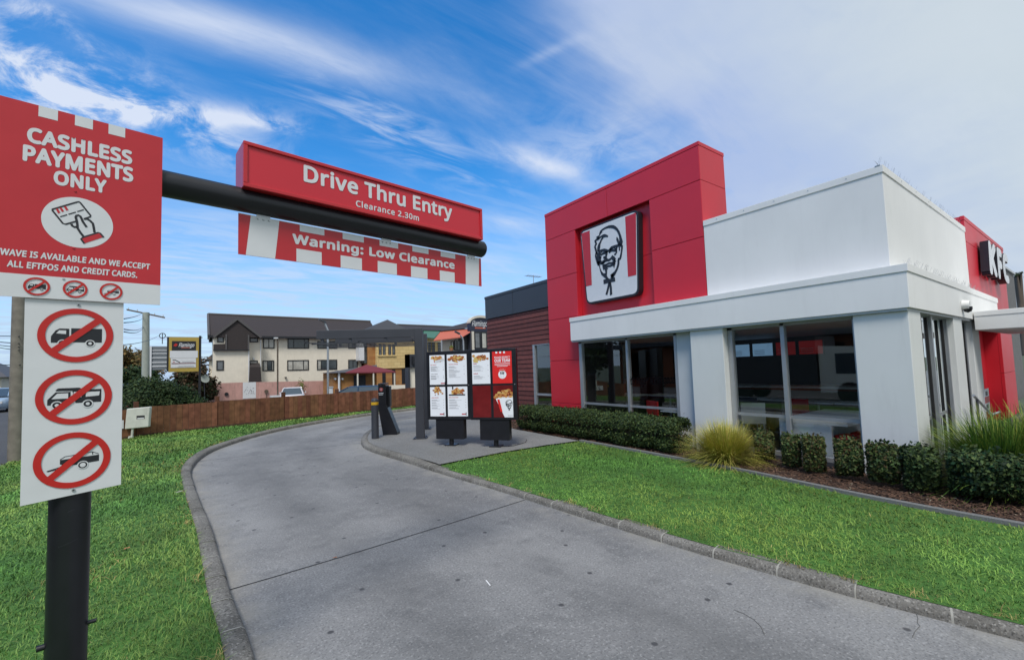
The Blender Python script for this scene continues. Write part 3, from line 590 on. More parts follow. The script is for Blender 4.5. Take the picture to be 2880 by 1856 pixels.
def tussock(name, label, cat, c, n, rad, h, cols, seed, wid=.008, spread=1., parent_group=None, lean=None):
    """clump of long arching blades"""
    r = np.random.default_rng(seed); t = thing(name, label, cat, (*c, .08), parent_group); a = r.uniform(0, 2*math.pi, n); el = np.clip(r.normal(.95, .38, n), .12, 1.5); ln = h*r.uniform(.7, 1.25, n)
    r0 = rad*.28*np.sqrt(r.random(n)); bx = c[0]+r0*np.cos(a+r.normal(0, .6, n)); by = c[1]+r0*np.sin(a+r.normal(0, .6, n)); K = 6; pts = []
    drop = r.uniform(.25, .95, n)*spread; dx, dy = np.cos(a), np.sin(a)
    for j in range(K+1):
        u = j/K; hor = ln*u*np.cos(el)*(.9+.3*u)*spread; ver = ln*(u*np.sin(el)-drop*.62*u**2.4*(1.15-.5*np.sin(el)))
        pts.append(np.stack([bx+dx*hor, by+dy*hor, np.maximum(.085+ver, .09)], 1))
    w = wid*r.uniform(.6, 1.3, n); sx, sy = -dy*w/2, dx*w/2; V = []
    for j, p in enumerate(pts):
        k = 1-(j/K)**2*.9; o = np.stack([sx*k, sy*k, np.zeros(n)], 1); V += [p-o, p+o]
    V = np.stack(V, 1).reshape(-1, 3); m = 2*(K+1); i = np.arange(n)*m
    Fc = np.concatenate([np.stack([i+2*j, i+2*j+1, i+2*j+3, i+2*j+2], 1) for j in range(K)])
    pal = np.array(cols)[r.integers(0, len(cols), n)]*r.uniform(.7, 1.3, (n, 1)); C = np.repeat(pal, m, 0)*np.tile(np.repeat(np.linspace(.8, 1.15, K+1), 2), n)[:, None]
    np_mesh('blades', V, [Fc], C, ['leaf'], t); return t
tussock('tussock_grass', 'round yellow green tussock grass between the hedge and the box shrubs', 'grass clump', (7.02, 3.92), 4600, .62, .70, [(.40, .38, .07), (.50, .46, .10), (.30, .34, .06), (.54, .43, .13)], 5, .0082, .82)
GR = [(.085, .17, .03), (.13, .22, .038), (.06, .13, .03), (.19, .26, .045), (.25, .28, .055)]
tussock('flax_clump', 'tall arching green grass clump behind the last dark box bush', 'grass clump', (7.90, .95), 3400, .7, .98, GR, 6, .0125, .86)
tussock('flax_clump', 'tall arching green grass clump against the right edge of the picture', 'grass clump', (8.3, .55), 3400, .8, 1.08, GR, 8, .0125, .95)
tussock('flax_clump', 'small green flax plant beside the menu boards at the foot of the timber wall', 'grass clump', tuple(at_z((1474, 1172), .1)[:2]), 150, .4, .55, [(.08, .13, .03), (.11, .16, .04), (.05, .09, .03)], 9, .03, .9)
def tree(name, label, cat, c, z0, th, cr, n, cols, seed, size=.3, group=None, asp=(1, 1, 1), clumps=9):
    """tapered trunk with limbs and a crown of leaf clumps with gaps between"""
    r = np.random.default_rng(seed); t = thing(name, label, cat, (c[0], c[1], z0), group); b = MB(); top = z0+th
    b.tube([(c[0], c[1], z0-.1), (c[0]+.03*th, c[1], z0+th*.45), (c[0]+.02*th, c[1]+.02*th, top+cr*.4)], [.05*th+.05, .035*th+.04, .02*th], 'bark', 8); P, Nv = [], []
    for k in range(clumps):
        v = r.normal(0, 1, 3); v /= np.linalg.norm(v); o = np.array([c[0], c[1], top+cr*asp[2]*.55])+v*np.array([cr*asp[0], cr*asp[1], cr*asp[2]])*r.uniform(.3, .75); b.tube([(c[0]+.03*th, c[1], z0+th*.6), tuple(o)], [.03*th, .01*th], 'bark', 5)
        m = n//clumps; q = r.normal(0, 1, (m, 3)); q /= np.linalg.norm(q, axis=1)[:, None]; rr = cr*r.uniform(.28, .5)*np.abs(r.normal(.85, .25, m))[:, None]; P.append(o+q*rr*np.array([1, 1, .8])); Nv.append(q)
    b.build('trunk', t); leaf_mesh('crown', np.concatenate(P), np.concatenate(Nv)+np.array([0, 0, .3]), size, cols, t, 1.4, seed, .6); return t
# ------------------------------------------------------------------ restaurant
BLD = thing('restaurant_building', 'white and red single storey restaurant with timber clad rear wing and big dark windows', 'building', (7.74, 4.5, 0))
XC, XT, XF = 7.55, 7.74, 7.48
def clad_panels(b, rects, w0, w1, m, gap=.005):
    for u0, u1, v0, v1 in rects: b.box(u0+gap, u1-gap, v0+gap, v1-gap, w0, w1, m)
def build_tower():
    b = MB((XT, 0, 0), (0, -1, 0), (0, 0, 1))                   # looking at the side wall: u = -y, v = z, w towards the drive
    R_ = lambda y0, y1, z0, z1: (-y1, -y0, z0, z1)
    zs = [.06, .76, 1.89, 3.01, 4.13, 5.245]
    rects = [R_(7.955, 9.14, zs[i], zs[i+1]) for i in range(5)]
    rects += [R_(4.475, 5.665, 2.90, 4.13), R_(4.475, 5.665, 4.13, 5.245), R_(4.475, 6.85, 5.245, 5.93), R_(6.85, 9.14, 5.245, 5.93)]
    clad_panels(b, rects, -.05, 0, 'red')
    b.box(-9.145, -4.467, 5.93, 6.006, -.06, .006, 'red')
    b.build('tower_cladding', BLD, .004)
    b = MB(); b.box(XT+.05, 8.65, 4.485, 5.66, 2.6, 5.96, 'red'); b.box(XT+.05, 8.65, 7.96, 9.13, .0, 5.96, 'red'); b.box(XT+.17, 8.65, 5.66, 7.96, 2.55, 5.96, 'red'); b.box(XT+.05, XT+.17, 5.66, 7.96, 5.27, 5.96, 'red')
    b.box(XT+.155, XT+.168, 5.67, 7.95, 2.9, 4.12, 'red'); b.box(XT+.155, XT+.168, 5.67, 7.95, 4.13, 5.26, 'red')
    b.build('tower_core', BLD)
    b = MB((0, 4.485, 0), (1, 0, 0), (0, 0, 1)); clad_panels(b, [(XT, 8.65, 4.30, 5.245), (XT, 8.65, 5.245, 5.93)], 0, .010, 'red', .004); b.box(XT+.0605, 8.655, 5.93, 6.004, -.05, .016, 'red'); b.box(XT+.061, 8.645, 5.90, 5.985, -4.6, -.051, 'red')
    b.build('tower_return', BLD, .004)
build_tower()
def build_walls():
    b = MB()                                                    # parapet
    b.box(XT, 8.0, 1.787, 4.47, 2.7, 4.33, 'white'); b.box(8.0, 13.22, 1.787, 2.05, 2.7, 4.33, 'white'); b.build('parapet', BLD, .006)
    b = MB(); b.box(XT-.014, 8.03, 1.773, 4.468, 4.322, 4.425, 'white'); b.box(8.03, 13.215, 1.773, 2.08, 4.322, 4.425, 'white')
    for y in (2.2, 2.7, 3.2, 3.7, 4.2): b.cyl((XT-.014, y, 4.38), (XT-.020, y, 4.38), .008, .008, 'alu', 6)
    for x in (8.6, 9.4, 10.2, 11., 11.8): b.cyl((x, 1.773, 4.38), (x, 1.767, 4.38), .008, .008, 'alu', 6)
    b.build('parapet_cap', BLD, .004)
    b = MB(); b.box(XF, XT-.004, 1.565, 8.0, 2.365, 2.85, 'white'); b.box(XT-.004, 14.5, 1.565, 1.784, 2.365, 2.85, 'white'); b.build('fascia', BLD, .006)
    b = MB(); b.box(XF-.014, XT-.004, 1.551, 8.012, 2.842, 2.945, 'white'); b.box(XT-.004, 14.512, 1.551, 1.783, 2.842, 2.945, 'white'); b.build('fascia_cap', BLD, .004)
    b = MB(); b.box(XF+.02, 13.2, 1.60, 7.99, 2.335, 2.362, 'ltgrey'); b.build('soffit', BLD)
    b = MB(); b.box(XC, 7.86, 4.12, 4.76, .0, 2.335, 'column'); b.build('pillar', BLD, .008)
    b = MB(); b.box(XC, 8.14, 1.602, 2.205, .0, 2.335, 'column'); b.build('corner_column', BLD, .008)
    for x0, x1 in ((10.17, 10.82), (11.66, 12.30)):
        b = MB(); b.box(x0, x1, 1.602, 2.0, .0, 2.335, 'column'); b.build('column', BLD, .008)
    b = MB(); b.box(7.70, 7.86, 4.76, 5.16, .0, 2.335, 'ltgrey'); b.build('side_panel', BLD)
    b = MB(); b.box(7.68, 7.95, 2.21, 4.115, .03, .17, 'char'); b.box(7.66, 7.95, 5.165, 7.95, .03, .17, 'char'); b.box(8.15, 12.3, 1.80, 2.1, .03, .17, 'char'); b.build('plinth', BLD)
    b = MB(); b.box(8.0, 18.4, 2.2, 12.5, 2.56, 4.1, 'char'); b.box(8.66, 18.4, 2.1, 9.1, 4.1, 4.25, 'greystone'); b.build('roof', BLD)
    b = MB()                                                    # bird spikes on the parapet and fascia edges
    for (xa, xb, y, z, n) in ((7.72, 13.1, 1.80, 4.425, 120), (XF+.2, 13.1, 1.59, 2.945, 120)):
        for k in range(n):
            x = xa+(xb-xa)*k/(n-1); a = random.uniform(-.05, .05); b.cyl((x, y+.03, z), (x+a, y+.03+random.choice((-.045, 0, .045)), z+.11), .0016, .0012, 'alu', 3, False)
    b.box(7.72, 13.1, 1.80, 1.86, 4.425, 4.432, 'alu'); tag(b.build('bird_spikes', BLD), kind='stuff')
build_walls()
def build_wing():
    """rear wing: timber weatherboards below a charcoal band"""
    b = MB((7.85, 0, 0), (0, -1, 0), (0, 0, 1)); b.col = (.1, .04, .03); z = .1; k = 0
    while z < 3.40:
        for y0, y1 in ((9.15, 12.52),) if z > 2.38 else ((10.02, 12.52),):
            kk = RNG.uniform(.75, 1.25); b.col = (.138*kk, .044*kk, .036*kk); t = min(z+.128, 3.41)
            b.add([(-y1, z, .0), (-y0, z, .0), (-y0, t, .0), (-y1, t, .0), (-y1, z, .026), (-y0, z, .026), (-y0, t, .010), (-y1, t, .010)], [(4, 5, 6, 7), (0, 1, 5, 4), (0, 4, 7, 3), (1, 2, 6, 5)], 'clad')
        z += .135; k += 1
    b.box(-12.53, -9.15, .0, .1, -.2, .0, 'darkgap'); b.build('timber_cladding', BLD)
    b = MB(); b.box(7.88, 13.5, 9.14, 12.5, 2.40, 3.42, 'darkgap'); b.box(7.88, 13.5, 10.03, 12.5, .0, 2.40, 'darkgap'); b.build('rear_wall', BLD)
    b = MB(); b.box(7.80, 14, 9.146, 12.54, 3.42, 4.10, 'char'); b.box(7.79, 14, 9.146, 12.56, 4.105, 4.19, 'char'); b.box(7.795, 7.80, 10.9, 10.905, 3.42, 4.10, 'darkgap'); b.build('charcoal_band', BLD, .004)
    b = MB(); b.box(7.83, 7.92, 9.93, 10.02, .1, 2.37, 'alu'); b.box(7.83, 7.92, 9.15, 10.05, 2.37, 2.40, 'alu'); b.box(7.86, 7.90, 9.15, 9.93, .92, .98, 'alu'); w = b.build('window', BLD); tag(w)
    b = MB((7.88, 0, 0), (0, -1, 0), (0, 0, 1)); b.rect(-9.93, -9.15, .1, 2.37, 0, 'glass'); b.build('pane', w)
    b = MB(); b.box(16.4, 26, 2.3, 2.6, 0, 4.75, 'greystone'); b.box(16.3, 26, 2.25, 2.6, 4.75, 4.83, 'ltgrey'); b.build('back_wall', BLD)
build_wing()
def shop_window(y0, y1, ym, jamb=.05):
    b = MB(); g = 7.75
    for ya, yb in ((y0, y0+jamb), (ym-.03, ym+.03), (y1-jamb*1.6, y1)): b.box(g-.05, g+.05, ya, yb, .17, 2.335, 'alu')
    b.box(g-.06, g+.05, y0, y1, .17, .235, 'alu'); b.box(g-.05, g+.05, y0, y1, 2.29, 2.335, 'alu'); b.box(g-.012, g+.012, y0, y1, .78, .83, 'alu')
    w = b.build('window', BLD)
    for ya, yb in ((y0+jamb, ym-.03), (ym+.03, y1-jamb*1.6)):
        p = MB((g, 0, 0), (0, -1, 0), (0, 0, 1)); p.rect(-yb, -ya, .235, 2.29, .004, 'glass'); p.build('pane', w)
    return w
W2 = shop_window(2.21, 4.115, 3.21); W1 = shop_window(5.165, 7.95, 6.43, .06)
b = MB((7.735, 0, 0), (0, -1, .03), (0, 0, 1)); b.text("it's finger lickin' good", -6.42, -5.24, 1.42, 1.66, .004, 'decal', .008, .45); b.build('lettering', W1)
for x0, x1, xm in ((8.15, 10.17, 9.15), (10.83, 11.66, None)):
    b = MB(); g = 1.73
    for a, e in [(x0, x0+.05), (x1-.05, x1)]+([(xm-.03, xm+.03)] if xm else []): b.box(a, e, g-.05, g+.05, .17, 2.335, 'alu')
    b.box(x0, x1, g-.05, g+.05, .17, .23, 'alu'); b.box(x0, x1, g-.012, g+.012, .78, .83, 'alu')
    for gx in ((8.84, 9.82) if xm else (11.45,)): b.box(gx, gx+.035, g-.055, g-.02, .23, 2.3, 'darkgap')
    w = b.build('window', BLD); p = MB((0, g, 0), (1, 0, 0), (0, 0, 1)); p.rect(x0, x1, .23, 2.335, .004, 'glassf'); p.build('pane', w)
def build_inside():
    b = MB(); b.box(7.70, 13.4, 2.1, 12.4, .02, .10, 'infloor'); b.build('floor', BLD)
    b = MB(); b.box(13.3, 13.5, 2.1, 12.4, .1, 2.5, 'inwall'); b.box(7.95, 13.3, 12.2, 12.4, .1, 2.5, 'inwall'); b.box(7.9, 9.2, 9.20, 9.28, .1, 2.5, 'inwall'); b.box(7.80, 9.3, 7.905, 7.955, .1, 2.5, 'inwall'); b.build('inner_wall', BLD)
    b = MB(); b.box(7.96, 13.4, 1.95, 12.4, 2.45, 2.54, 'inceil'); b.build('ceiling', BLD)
    for x, y in ((9.3, 7.4), (10.6, 5.6), (10.4, 8.6), (9.4, 3.0)):
        b = MB(); b.box(x-.5, x+.5, y-.07, y+.07, 2.435, 2.449, 'lamp'); b.build('ceiling_light', BLD)
    c = thing('service_counter', 'brown fronted service counter far inside the room behind the glass', 'counter', (12.4, 5.5, .1)); b = MB(); b.box(12.1, 12.8, 3.4, 8.0, .1, 1.0, 'benchor'); b.build('front', c); b = MB(); b.box(12.05, 12.85, 3.35, 8.05, 1.0, 1.05, 'tablewhite'); b.build('top', c)
    s = thing('menu_screens', 'row of lit blue and red menu screens hanging over the inside counter', 'menu screen', (12.9, 5.5, 1.85))
    for y0, y1, m in ((6.25, 6.85, 'screen'), (5.62, 6.20, 'screen'), (5.05, 5.57, 'screenr'), (4.42, 5.0, 'screenr')):
        b = MB((12.9, 0, 0), (0, -1, 0), (0, 0, 1)); b.box(-y1, -y0, 1.83, 2.22, -.05, 0, 'black'); f = b.build('screen_case', s); b = MB((12.9, 0, 0), (0, -1, 0), (0, 0, 1)); b.rect(-y1+.02, -y0-.02, 1.85, 2.20, .003, m)
        for k in range(3): b.rect(-y1+.06, -y1+.06+(y1-y0)*.5, 2.0-.05*k, 2.012-.05*k, .005, 'whitesign')
        b.build('screen', f)
    c = thing('bench_seat', 'red backed bench seat along the inside of the left window', 'bench', (9.9, 9.0, .1)); b = MB(); b.box(9.4, 13.2, 9.5, 9.75, .1, 1.25, 'darkred'); b.build('backrest', c); b = MB(); b.box(9.4, 13.2, 9.0, 9.5, .1, .5, 'benchgr'); b.build('seat', c)
    c = thing('bench_seat', 'dark green bench seat in the middle of the dining room', 'bench', (11.6, 4.6, .1)); b = MB(); b.box(11.5, 11.7, 2.6, 6.6, .1, .98, 'benchgr'); b.build('backrest', c); b = MB(); b.box(11.05, 11.5, 2.6, 6.6, .1, .48, 'benchgr'); b.build('seat', c)
build_inside()
def table(c, sx, sy, lab, h=.75, ang=0):
    t = thing('dining_table', lab, 'table', (c[0], c[1], .1), 'white topped tables in the dining room'); b = MB(); b.box(c[0]-sx/2, c[0]+sx/2, c[1]-sy/2, c[1]+sy/2, h-.03+.1, h+.1, 'tablewhite'); b.build('table_top', t, .004)
    b = MB(); b.cyl((c[0], c[1], .13), (c[0], c[1], h+.07), .03, .03, 'alu', 10); b.build('leg', t); b = MB(); b.cyl((c[0], c[1], .1), (c[0], c[1], .13), .2, .18, 'alu', 16); b.build('base', t); return t
table((10.55, 5.25), .6, .7, 'white topped table behind the left pane of the corner window, nearer the pillar')
table((10.6, 4.50), .6, .7, 'white topped table behind the left pane of the corner window, nearer the centre mullion')
table((10.35, 3.72), .6, .7, 'white topped table above the big counter, beside the centre mullion')
table((10.4, 3.0), .6, .7, 'white topped table above the big counter, nearer the corner column')
table((8.25, 5.35), 1.0, .62, 'white table right against the glass beside the grey wall panel', .66)
table((10.6, 7.4), .65, 1.1, 'white topped table at the back of the left window')
table((10.2, 8.6), .65, 1.2, 'long pale table along the back of the left window')
def build_counter():
    t = thing('white_counter', 'big white waterfall counter inside the right pane of the corner window', 'counter', (8.6, 3.1, .1))
    b = MB(); b.box(7.83, 9.7, 2.45, 3.40, .70, .76, 'tablewhite'); b.build('counter_top', t, .004); b = MB(); b.box(7.83, 7.89, 2.66, 3.40, .1, .698, 'tablewhite'); b.build('end_panel', t, .004)
    b = MB(); b.box(9.6, 9.66, 2.6, 3.36, .1, .70, 'tablewhite'); b.build('side_panel', t)
build_counter()
def stool(c, lab):
    t = thing('bar_stool', lab, 'stool', (*c, .1), 'red stools under the white counter'); b = MB(); b.lathe((*c, 0), [(.05, .43), (.185, .44), (.20, .49), (.18, .54), (.10, .57), (.001, .575)], 'stoolred', 24); b.build('seat', t)
    b = MB(); b.cyl((*c, .1), (*c, .43), .028, .028, 'alu', 10); b.cyl((*c, .1), (*c, .12), .17, .16, 'alu', 18); b.build('pedestal', t)
stool((8.02, 2.50), 'red stool nearest the glass under the white counter'); stool((8.42, 2.42), 'red stool in the middle under the white counter'); stool((8.85, 2.38), 'red stool deepest in the room under the white counter')
def chair(c, m, lab, rz=0):
    t = thing('dining_chair', lab, 'chair', (*c, .1)); ca, sa = math.cos(rz), math.sin(rz); b = MB((*c, .1), (ca, sa, 0), (-sa, ca, 0), (0, 0, 1)); b.box(-.21, .21, -.21, .21, .42, .46, m); b.build('seat', t, .006)
    b = MB((*c, .1), (ca, sa, 0), (-sa, ca, 0), (0, 0, 1)); b.box(-.21, .21, .17, .21, .46, .82, m); b.build('backrest', t, .006)
    for u in (-.19, .19):
        for v in (-.19, .19):
            b = MB((*c, .1), (ca, sa, 0), (-sa, ca, 0), (0, 0, 1)); b.cyl((u*.9, v*.9, .42), (u*1.1, v*1.1, 0), .018, .013, m if m == 'tablewhite' else 'alu', 8, True, False); b.build('leg', t)
chair((8.75, 4.30), 'tablewhite', 'white moulded chair just inside the corner window', 2.2); chair((10.1, 3.95), 'stoolred', 'red chair at the table beside the centre mullion', 1.6); chair((8.15, 5.95), 'stoolred', 'red chair at the white table against the glass', 1.2); chair((10.0, 4.9), 'char', 'dark chair at the table near the pillar', 1.6)
# entrance end: red sign tower, canopy, door
def build_entrance():
    b = MB((0, 1.787, 0), (1, 0, 0), (0, 0, 1)); clad_panels(b, [(13.25, 18.5, 2.3, 4.13), (13.25, 18.5, 4.13, 4.60)], -.06, 0, 'red', .005); b.box(13.245, 18.51, 4.60, 4.69, -.06, .006, 'red'); clad_panels(b, [(16.6, 18.5, .05, 1.2), (16.6, 18.5, 1.2, 2.3)], -.06, 0, 'red', .005); b.build('sign_tower_cladding', BLD, .004)
    b = MB(); b.box(13.25, 18.5, 1.85, 2.75, 2.3, 4.68, 'red'); b.box(16.6, 18.5, 1.85, 2.75, 0, 2.3, 'red'); b.build('sign_tower_core', BLD)
    b = MB(); b.box(11.55, 15.6, -3.2, 1.548, 2.16, 2.46, 'white'); b.box(11.54, 15.6, -3.21, 1.546, 2.41, 2.50, 'white'); b.build('entrance_canopy', BLD, .006)
    b = MB(); b.box(12.5, 14.3, 1.95, 2.3, 1.86, 2.33, 'ltgrey'); b.cyl((13.35, 1.95, 2.02), (13.35, 1.92, 2.02), .06, .06, 'ink', 10); b.build('door_header', BLD)
    b = MB(); b.box(12.5, 12.6, 1.95, 2.05, .1, 1.86, 'alu'); b.box(13.45, 13.55, 1.95, 2.05, .1, 1.86, 'alu'); b.box(12.6, 13.45, 1.98, 2.03, .1, .2, 'alu'); b.box(12.6, 13.45, 1.98, 2.03, 1.78, 1.86, 'alu'); d = b.build('entrance_door', BLD); p = MB((0, 2.0, 0), (1, 0, 0), (0, 0, 1)); p.rect(12.6, 13.45, .2, 1.78, 0, 'glassf'); p.build('pane', d)
    b = MB(); b.box(13.55, 16.6, 2.1, 2.3, .0, 2.3, 'red'); b.build('entrance_wall', BLD)
build_entrance()
b = MB((0, 1.60, 0), (1, 0, 0), (0, 0, 1)); n1 = thing('door_notice', 'strip of three small white and red notices beside the entrance door', 'notice', (12.3, 1.59, .66))
b.box(12.16, 12.66, .62, 1.04, .0, .008, 'whitesign'); b.box(12.18, 12.64, .77, .89, .008, .010, 'redink')
for z in (.95, .70): b.box(12.30, 12.5, z-.04, z+.04, .008, .010, 'ink')
b.build('sheet', n1)
t = thing('handrail', 'sloping steel handrail beside the entrance columns', 'handrail', (10.9, 1.3, .08)); b = MB(); b.tube([(10.15, 1.45, 1.06), (11.6, 1.45, .62), (12.4, 1.45, .60)], .02, 'alu', 10); b.build('rail', t)
for x, z in ((10.4, .98), (11.6, .61)): b = MB(); b.cyl((x, 1.45, .08), (x, 1.45, z), .018, .018, 'char', 8); b.build('post', t)
t = thing('security_camera', 'white dome security camera with black tip on the white fascia', 'camera', (10.7, 1.55, 2.56)); b = MB(); b.cyl((10.70, 1.563, 2.58), (10.70, 1.47, 2.57), .085, .075, 'white', 18); b.build('housing', t)
b = MB(); b.lathe((10.72, 1.50, 2.44), [(.004, .0), (.045, .02), (.06, .06), (.06, .10)], 'black', 16); b.build('lens', t)
t = thing('wall_sign', 'deep black white-faced sign letters on the red panel over the entrance', 'sign', (15.6, 1.78, 3.9))
for s, u0, u1 in (('K', 14.35, 15.45), ('F', 15.50, 16.3), ('C', 16.36, 17.35)):
    for k, (w, m) in enumerate(((.16, 'whitesign'),)):
        v, f = text_data(s, .06, .12); b = MB((0, 1.787, 0), (1, 0, 0), (0, 0, 1)); P0 = [(u0+(u1-u0)*x, 3.50+.80*y, .04+.0004*z) for x, y, z in v]; P1 = [(a, c, .14+z_) for a, c, z_ in P0]; b.add(P1, f, m)
        es = {}
        for fc in f:
            for i in range(len(fc)): e = (fc[i], fc[(i+1) % len(fc)]); es[e] = 1
        out = [e for e in es if (e[1], e[0]) not in es]; n = len(P0); b.add(P0+P1, [(e[0], e[1], e[1]+n, e[0]+n) for e in out], 'black'); b.add(P0, [x[::-1] for x in f], 'black'); b.build('letter', t)
t = thing('tv_antenna', 'thin television aerial on the roof beside the red tower', 'antenna', (9.6, 13.2, 4.2)); q = at_y((1500, 778), 12.4); b = MB(); b.cyl((q[0], 12.4, 4.0), (q[0], 12.4, q[2]+.05), .012, .012, 'alu', 6); b.build('mast', t); b = MB(); b.cyl((q[0]-.35, 12.4, q[2]), (q[0]+.35, 12.4, q[2]+.02), .01, .01, 'alu', 6)
for k in range(7): b.cyl((q[0]-.3+.1*k, 12.25, q[2]+.01), (q[0]-.3+.1*k, 12.55, q[2]+.01), .006, .006, 'alu', 4)
b.build('boom', t)
# ------------------------------------------------------------------ emblem sign on the red tower
def S1(pts): return [(-at_x((1660+x/12.83, 620+y/12.83), 7.70)[1], at_x((1660+x/12.83, 620+y/12.83), 7.70)[2]) for x, y in pts]
def lower(pts): return [(x, y+1283) for x, y in pts]
def emblem_lines(b, w, fn, k=1.):
    """line drawing of a bearded face in glasses with a string tie"""
    def st(P, wd): b.stroke(fn(P), [x*k for x in wd] if isinstance(wd, (list, tuple)) else wd*k, w, 'ink')
    def fl(P): b.flat(fn(P), w, 'ink')
    st([(320, 480), (370, 390), (450, 320), (560, 260), (650, 230), (730, 222), (810, 228), (890, 265), (960, 330), (1020, 430), (1060, 540), (1085, 660), (1105, 780), (1095, 890)], [.02, .045, .045, .05, .06, .07, .075, .07, .06, .06, .06, .075, .10, .07])
    fl([(300, 560), (330, 430), (400, 400), (440, 420), (385, 460), (350, 520), (320, 580)]); fl([(200, 600), (290, 540), (330, 590), (440, 510), (520, 490), (600, 525), (645, 565), (610, 610), (560, 600), (500, 610), (440, 640), (420, 600), (330, 650), (270, 690), (230, 650)])
    st([(330, 640), (200, 705), (165, 735), (190, 800), (210, 850), (180, 890), (160, 950), (185, 1040), (210, 1140), (235, 1200)], .055)
    st([(450, 620), (390, 690), (360, 780), (320, 860), (300, 960), (285, 1050), (265, 1130)], [.05, .05, .05, .07, .10, .09, .05])
    st([(945, 600), (965, 680), (1010, 790), (1040, 880)], [.02, .06, .06, .07])
    st([(280, 1130), (380, 1090), (480, 1070), (540, 1085), (590, 1110), (640, 1095), (700, 1060), (760, 990), (850, 945), (950, 915), (1060, 900), (1110, 905)], [.05, .06, .07, .08, .09, .05, .07, .08, .06, .06, .06, .06])
    st([(1100, 900), (1135, 930), (1130, 1050), (1110, 1180), (1090, 1300), (1065, 1380), (1020, 1390), (1005, 1440), (1010, 1530), (990, 1640), (950, 1760), (890, 1870), (820, 1960), (750, 2040)], [.06, .06, .05, .05, .06, .06, .07, .06, .06, .06, .06, .07, .10, .12])
    st([(690, 1085), (760, 1070), (830, 1080), (910, 1090), (935, 1030), (950, 960)], [.10, .08, .06, .06, .05, .05]); st([(935, 1060), (940, 1140), (905, 1210), (855, 1235)], .045); st([(850, 990), (930, 1040)], .03); st([(680, 1110), (695, 1175)], .045); st([(1040, 950), (1042, 1090)], .035)
    st([(575, 1110), (575, 1230), (560, 1320), (580, 1400), (640, 1435), (690, 1420), (740, 1370), (770, 1320), (830, 1380), (890, 1430)], [.08, .07, .05, .05, .06, .06, .05, .09, .10, .08])
    st([(240, 1170), (190, 1200), (185, 1290), (215, 1400), (250, 1530), (290, 1610)], .05); st([(290, 1160), (285, 1300), (310, 1430), (335, 1530)], .12); st([(340, 1180), (380, 1250), (450, 1190), (540, 1170)], [.03, .05, .06, .06]); st([(370, 1180), (420, 1110)], .03)
    st([(330, 1320), (390, 1350)], .05); st([(460, 1350), (540, 1310)], .05); st([(520, 1340), (520, 1430), (440, 1510), (380, 1540)], [.04, .06, .08, .06])
    fl([(240, 1480), (330, 1470), (400, 1540), (560, 1420), (650, 1460), (540, 1500), (450, 1590), (350, 1590), (320, 1640), (260, 1630)])
    st([(450, 1610), (560, 1600), (660, 1545), (760, 1540), (850, 1510), (890, 1430)], [.03, .05, .05, .05, .07, .09]); st([(600, 1660), (720, 1640), (820, 1590), (890, 1530)], [.05, .05, .06, .06]); st([(850, 1590), (850, 1710)], [.06, .02])
    fl([(420, 1590), (460, 1610), (590, 1610), (610, 1700), (640, 1760), (600, 1760), (600, 1900), (590, 1990), (640, 2080), (720, 2120), (600, 2130), (500, 2060), (390, 1960), (350, 1830), (320, 1700), (310, 1630), (350, 1640), (350, 1700), (400, 1830), (470, 1910), (540, 1900), (510, 1760), (470, 1800), (440, 1720)])
    fl([(760, 1920), (830, 1930), (880, 1900), (800, 2040), (730, 2100), (715, 2090)])
    fl([(465, 2140), (560, 2110), (700, 2120), (790, 2060), (880, 2045), (895, 2200), (740, 2230), (640, 2255), (475, 2300)])
    fl([(640, 2230), (740, 2220), (690, 2380), (610, 2690), (540, 2670), (590, 2480)]); fl([(690, 2240), (740, 2240), (770, 2400), (785, 2670), (700, 2710), (695, 2400)])
def build_emblem():
    t = thing('wall_sign', 'white emblem sign with a drawn bearded face and two red stripes on the tower', 'sign', (7.8, 6.85, 4.2))
    O = [(-7.757, 5.14), (-5.94, 5.14), (-6.03, 3.245), (-7.626, 3.245)]
    def rounded(P, r, ins=0.):
        out = []; n = len(P); c = np.mean(P, 0); P = [np.array(p)+(c-np.array(p))/np.linalg.norm(c-np.array(p))*ins*1.35 for p in P]
        for i in range(n):
            p = P[i]; a = P[i-1]-p; d = P[(i+1) % n]-p; a /= np.linalg.norm(a); d /= np.linalg.norm(d)
            for s in np.linspace(0, 1, 7): q0 = p+a*r*(1-s); q1 = p+d*r*s; out.append(tuple(q0*(1-s)+q1*s))
        return out
    fr = ((XT, 0, 0), (0, -1, 0), (0, 0, 1))
    b = MB(*fr); b.prism(rounded(O, .16)[::-1], -.14, .02, 'ink'); b.build('case', t, .006)
    b = MB(*fr); b.flat(rounded(O, .13, .045)[::-1], .026, 'whitesign'); b.build('face', t)
    q = [(-7.723, 5.055), (-7.409, 5.062), (-7.416, 3.704), (-7.64, 3.704)]
    for P in ([(-7.700, 5.066), (-7.409, 5.066), (-7.416, 3.704), (-7.612, 3.704)], [(-6.299, 5.066), (-5.995, 5.066), (-6.070, 3.694), (-6.30, 3.694)]):
        b = MB(*fr); b.flat(P[::-1], .030, 'redsign'); b.build('stripe', t)
    b = MB(*fr); emblem_lines(b, .031, S1); b.build('emblem', t)
build_emblem()
